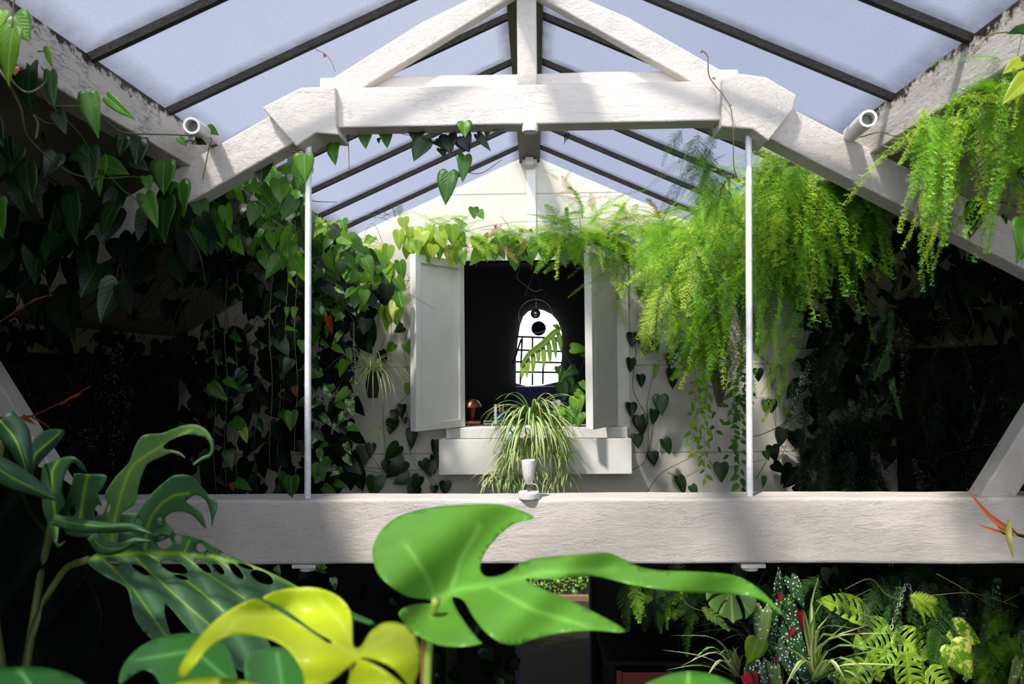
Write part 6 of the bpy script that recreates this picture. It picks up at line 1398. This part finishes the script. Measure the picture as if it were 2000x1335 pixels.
# tall torn fingers
def finger(pts, widths, Ys, lr, mat='mondark', vein_=True):
    "ribbon finger following a px midrib with left/right half widths (px)"
    n = len(pts); P3 = smooth_path([V((p[0], p[1], y)) for p, y in zip(pts, Ys)], 5)
    W_ = smooth_path([V((w[0], w[1], 0)) for w in widths], 5)
    mb = MB(); v = []; uv = []; f = []; ve = []
    m_ = len(P3); cols = (-1, -.75, -.5, -.25, -.09, 0, .09, .25, .5, .75, 1)
    for i, q in enumerate(P3):
        d = (P3[min(i + 1, m_ - 1)] - P3[max(i - 1, 0)]); L = math.hypot(d.x, d.y) or 1
        nx, ny = -d.y / L, d.x / L
        for s in cols:
            w = (W_[i].x if s < 0 else W_[i].y) * abs(s)
            sx = 1 if s > 0 else -1
            dep = q.z + .016 * (s * s) - .004 * abs(s) + .003 * sin(i * .5 + s * 2)
            v.append(P(q.x + nx * w * sx, q.y + ny * w * sx, dep)); uv.append((.8, .5)); ve.append(1.0 if abs(s) < .03 else 0)
    c_ = len(cols)
    for i in range(m_ - 1):
        for k in range(c_ - 1):
            a = i * c_ + k; f.append((a, a + 1, a + c_ + 1, a + c_))
    mb.add(v, f, uv, lr, 0, ve)
    return solid(mb.build('leaf', M[mat], bm), .0012)
rip = lambda a, b, c_: (lambda x, y: a - .11 * (1080 - y) / 250 + b * sin((x + .5 * y) * c_))
bl('leaf', [(205, 964), (225, 932), (250, 905), (259, 883), (270, 860), (283, 849), (315, 846), (337, 838), (360, 830), (382, 829), (403, 840), (416, 860), (417, 878), (410, 892), (396, 897), (380, 908), (378, 904), (394, 892), (409, 885), (411, 869), (402, 855), (382, 849), (360, 849), (337, 857), (322, 867), (319, 875), (333, 878), (351, 883), (362, 894), (350, 888), (333, 884), (310, 894), (288, 905), (279, 923), (272, 946), (268, 964), (262, 985), (240, 1000), (234, 1022), (226, 1076), (210, 1080), (184, 1045), (198, 1011), (209, 982)], [ell(213, 992, 3, 9, .2)], rip(1.5, .012, .035), [(2.6, [(216, 1080), (222, 1022), (236, 964), (250, 925), (262, 905), (290, 885), (330, 862), (375, 838)])], 1.0, 8, 4, 'monlight')
bl('leaf', [(268, 1000), (281, 982), (295, 964), (315, 946), (333, 932), (346, 927), (369, 928), (387, 941), (405, 964), (421, 975), (424, 991), (418, 1011), (414, 1027), (412, 1007), (406, 984), (396, 971), (382, 966), (369, 973), (364, 980), (378, 989), (394, 1002), (401, 1022), (402, 1031), (395, 1026), (382, 1011), (364, 1000), (342, 999), (324, 1009), (322, 1027), (300, 1036), (293, 1067), (281, 1078), (265, 1063), (259, 1022)], [ell(270, 1018, 6, 8, 0), ell(312, 1015, 5, 7, 0)], rip(1.47, .014, .03), [(2.4, [(283, 1078), (287, 1030), (297, 1005), (315, 982), (340, 966), (370, 962)])], .8, 8)
bl('leaf', [(121, 1022), (126, 991), (135, 964), (142, 937), (146, 925), (171, 926), (207, 928), (202, 950), (191, 964), (198, 986), (186, 1011), (182, 1045), (135, 1045)], [ell(142, 998, 6, 10, 0), ell(192, 1000, 8, 15, .1)], rip(1.44, .016, .05), [(3, [(155, 1030), (160, 985), (166, 950), (171, 927)])], .7, 8)
bl('leaf', [(81, 955), (83, 914), (94, 903), (126, 892), (144, 892), (162, 905), (171, 923), (157, 914), (144, 903), (135, 910), (126, 928), (121, 959), (128, 986), (112, 1007), (99, 1022), (85, 1000)], [], rip(1.40, .014, .05), [(2.2, [(108, 1005), (103, 960), (102, 920), (115, 897)])], .5, 8)
bl('leaf', [(47, 941), (54, 887), (67, 856), (85, 842), (108, 837), (126, 842), (117, 860), (97, 883), (76, 905), (58, 932)], [], lambda x, y: 1.3 + .0012 * (x - 50) + .01 * sin((x + y) * .05), [(1.6, [(52, 935), (70, 885), (118, 844)])], .2, 8)
finger([(105, 1010), (150, 1022), (210, 1028), (260, 1030), (298, 1042)], [(6, 14), (10, 16), (8, 12), (8, 8), (1, 1)], [1.3, 1.28, 1.27, 1.27, 1.27], .7)
finger([(178, 1045), (200, 1068), (235, 1070), (265, 1055), (296, 1056)], [(10, 10), (18, 14), (10, 8), (6, 6), (1, 1)], [1.32, 1.3, 1.3, 1.3, 1.3], .7)
finger([(0, 820), (25, 850), (40, 880), (55, 930)], [(30, 20), (34, 24), (24, 20), (10, 8)], [1.2, 1.2, 1.2, 1.2], .2)
finger([(-20, 900), (20, 930), (60, 950), (110, 975)], [(20, 26), (26, 22), (20, 16), (2, 2)], [1.15, 1.15, 1.15, 1.15], .5)
bl('leaf', [(-60, 830), (10, 835), (60, 900), (130, 940), (190, 1000), (200, 1060), (180, 1100), (150, 1150), (60, 1250), (-60, 1300)], [], lambda x, y: 1.6 + .05 * sin(x * .03 + y * .02), [(3, [(0, 860), (60, 1000), (120, 1080)]), (2.5, [(100, 990), (112, 1050)])], .0, 16, mat='shade')
bl('leaf', [(90, 950), (110, 970), (118, 1010), (112, 1060), (128, 1055), (112, 1068), (95, 1030), (86, 980)], [], lambda x, y: 1.36, [(3, [(100, 955), (108, 1010), (114, 1055)])], .4, 10)
bl('leaf', [(180, 1010), (250, 1000), (310, 1010), (340, 1040), (300, 1060), (240, 1065), (190, 1060)], [ell(245, 1030, 14, 8, .2), ell(290, 1040, 8, 6, 0)], lambda x, y: 1.53 + .0002 * (x - 180), [], .5, 10)
K6 = [(-60, 1000), (160, 1060), (260, 1180), (330, 1280), (420, 1335), (-60, 1335)]
bl('leaf', [(-60, 1180), (60, 1120), (150, 1120), (200, 1200), (160, 1335), (40, 1400), (-60, 1400)], [], lambda x, y: 1.75 + .04 * sin(x * .02), [(2, [(0, 1200), (140, 1150)])], .0, 18, mat='shade')
# added unseen blades, placed to keep fill light off the left rafter
for i in range(26):
    mb = MB(); p = V((-.95 - .10 * (i % 9), .55 + .06 * (i % 5), 3.2 + .11 * (i % 5)))
    leaf(mb, p, V((rnd(-.5, 0), rnd(-.3, .05), -.8)), V((rnd(-.2, .2), -1, .2)), .55, .85, curl=.2)
    mb.build('leaf', M['mondark'], bm)
mb = MB()
for i in range(5): tube(mb, smooth_path([V((-1.0, 1.2, 2.0)), V((-1.25 - .15 * i, .8, 2.4 + .1 * i)), V((-1.2 - .2 * i, .5, 2.8 + .2 * i))]), .008, 6)
mb.build('petiole', M['stem'], bm)  # stalks for the added light-blocking blades
mb = MB()
for pa in ([(172, 1092, 1.45), (120, 1120, 1.5), (60, 1250, 1.5), (40, 1500, 1.5)], [(102, 1020, 1.42), (80, 1120, 1.5), (50, 1300, 1.5)], [(0, 860, 1.3), (-20, 1100, 1.45), (20, 1400, 1.5)]):
    tube(mb, smooth_path([P(*q) for q in pa]), .007, 8)
mb.build('petiole', M['stem'], bm)
mb = MB(); q = P(40, 1520, 1.5); q.z = P(40, 1650, 1.5).z; lathe(mb, [(.12, -.25), (.16, 0), (.17, .0), (.15, -.01), (0, -.02)], q, 28); mb.build('pot', potm, bm)
# planter trough that carries the foreground plants, and its stand
tz = P(700, 1750, .75).z
tp_ = thing('plant_trough', (0, .8, 0), 'dark plant trough on a stand below the picture, holding the foreground plants', 'planter')
mb = MB(); box(mb, -.75, .55, .62, 1.02, tz - .2, tz); mb.build('trough', potm, tp_, smooth=False)
for x in (-.7, .45):
    for y in (.64, .95):
        mb = MB(); box(mb, x, x + .05, y, y + .05, 0, tz - .2); mb.build('leg', M['stemdark'], tp_, smooth=False)
# repeats share a group phrase
GR = {'asparagus_fern': 'asparagus ferns hanging around the window wall', 'heartleaf_vine': 'heart-leaf vines trained round the greenhouse', 'pothos_vine': 'marbled pothos strands by the left pole',
      'trailing_leaf_string': 'small-leaf strings hanging under the fern', 'hanger_pole': 'white poles on the big beam', 'window_shutter': 'white shutters of the gable window', 'purlin': 'white purlins of the glass roof',
      'pipe_stub': 'white pipe stubs by the purlins', 'glass_tube': 'glass tubes on the silver tray', 'hanging_chain': 'steel hanging chains', 'foreground_leaf': 'blurred leaves along the bottom edge',
      'spotted_begonia': 'spotted begonias', 'spider_plant': 'spider plants'}
for o in list(COL.objects):
    if o.parent is None and 'category' in o:
        g = GR.get(o.name.split('.')[0])
        if g and 'group' not in o: o['group'] = g
# ------------------------------------------------------------------ light
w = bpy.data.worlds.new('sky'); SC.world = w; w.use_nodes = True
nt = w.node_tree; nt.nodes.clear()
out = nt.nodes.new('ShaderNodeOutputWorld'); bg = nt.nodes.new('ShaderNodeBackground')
tc = nt.nodes.new('ShaderNodeTexCoord'); nz = nt.nodes.new('ShaderNodeTexNoise'); nz.inputs['Scale'].default_value = 1.6; nz.inputs['Detail'].default_value = 5
rp = nt.nodes.new('ShaderNodeValToRGB'); e = rp.color_ramp.elements
e[0].position = 0.38; e[0].color = (0.26, 0.41, 0.80, 1); e[1].position = 0.68; e[1].color = (0.50, 0.60, 0.88, 1)
nt.links.new(tc.outputs['Generated'], nz.inputs['Vector']); nt.links.new(nz.outputs['Fac'], rp.inputs[0]); 
sp = nt.nodes.new('ShaderNodeSeparateXYZ'); nt.links.new(tc.outputs['Generated'], sp.inputs[0])
mr = nt.nodes.new('ShaderNodeMapRange'); mr.inputs['From Min'].default_value = -0.15; mr.inputs['From Max'].default_value = -0.85; mr.inputs['To Min'].default_value = 0; mr.inputs['To Max'].default_value = 1
nt.links.new(sp.outputs[1], mr.inputs['Value'])
# unseen bright sky band added behind the camera to fill front faces
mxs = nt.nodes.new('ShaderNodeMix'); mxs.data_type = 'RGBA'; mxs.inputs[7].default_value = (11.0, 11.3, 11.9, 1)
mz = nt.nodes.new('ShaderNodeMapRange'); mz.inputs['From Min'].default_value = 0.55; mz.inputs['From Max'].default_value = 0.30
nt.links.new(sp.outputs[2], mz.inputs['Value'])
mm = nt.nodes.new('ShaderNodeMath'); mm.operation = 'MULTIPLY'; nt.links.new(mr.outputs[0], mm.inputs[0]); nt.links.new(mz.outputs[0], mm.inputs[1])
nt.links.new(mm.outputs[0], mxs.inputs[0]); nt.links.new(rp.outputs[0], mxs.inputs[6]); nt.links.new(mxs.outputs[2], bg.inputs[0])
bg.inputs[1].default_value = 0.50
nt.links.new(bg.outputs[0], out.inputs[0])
sd = bpy.data.lights.new('sun', 'SUN'); sun = bpy.data.objects.new('sun', sd); COL.objects.link(sun)
sun.rotation_euler = V((0.38, 0.56, -1.0)).to_track_quat('-Z', 'Y').to_euler()
sd.energy = 8.0; sd.angle = 0.07; sd.color = (1.0, 0.91, 0.78)
SC.view_settings.view_transform = 'Standard'; SC.view_settings.look = 'None'
SC.view_settings.exposure = 0.15; SC.view_settings.gamma = 1.0
try: SC.view_settings.use_curve_mapping = False
except Exception: pass
SC.cycles.max_bounces = 8; SC.cycles.transparent_max_bounces = 16
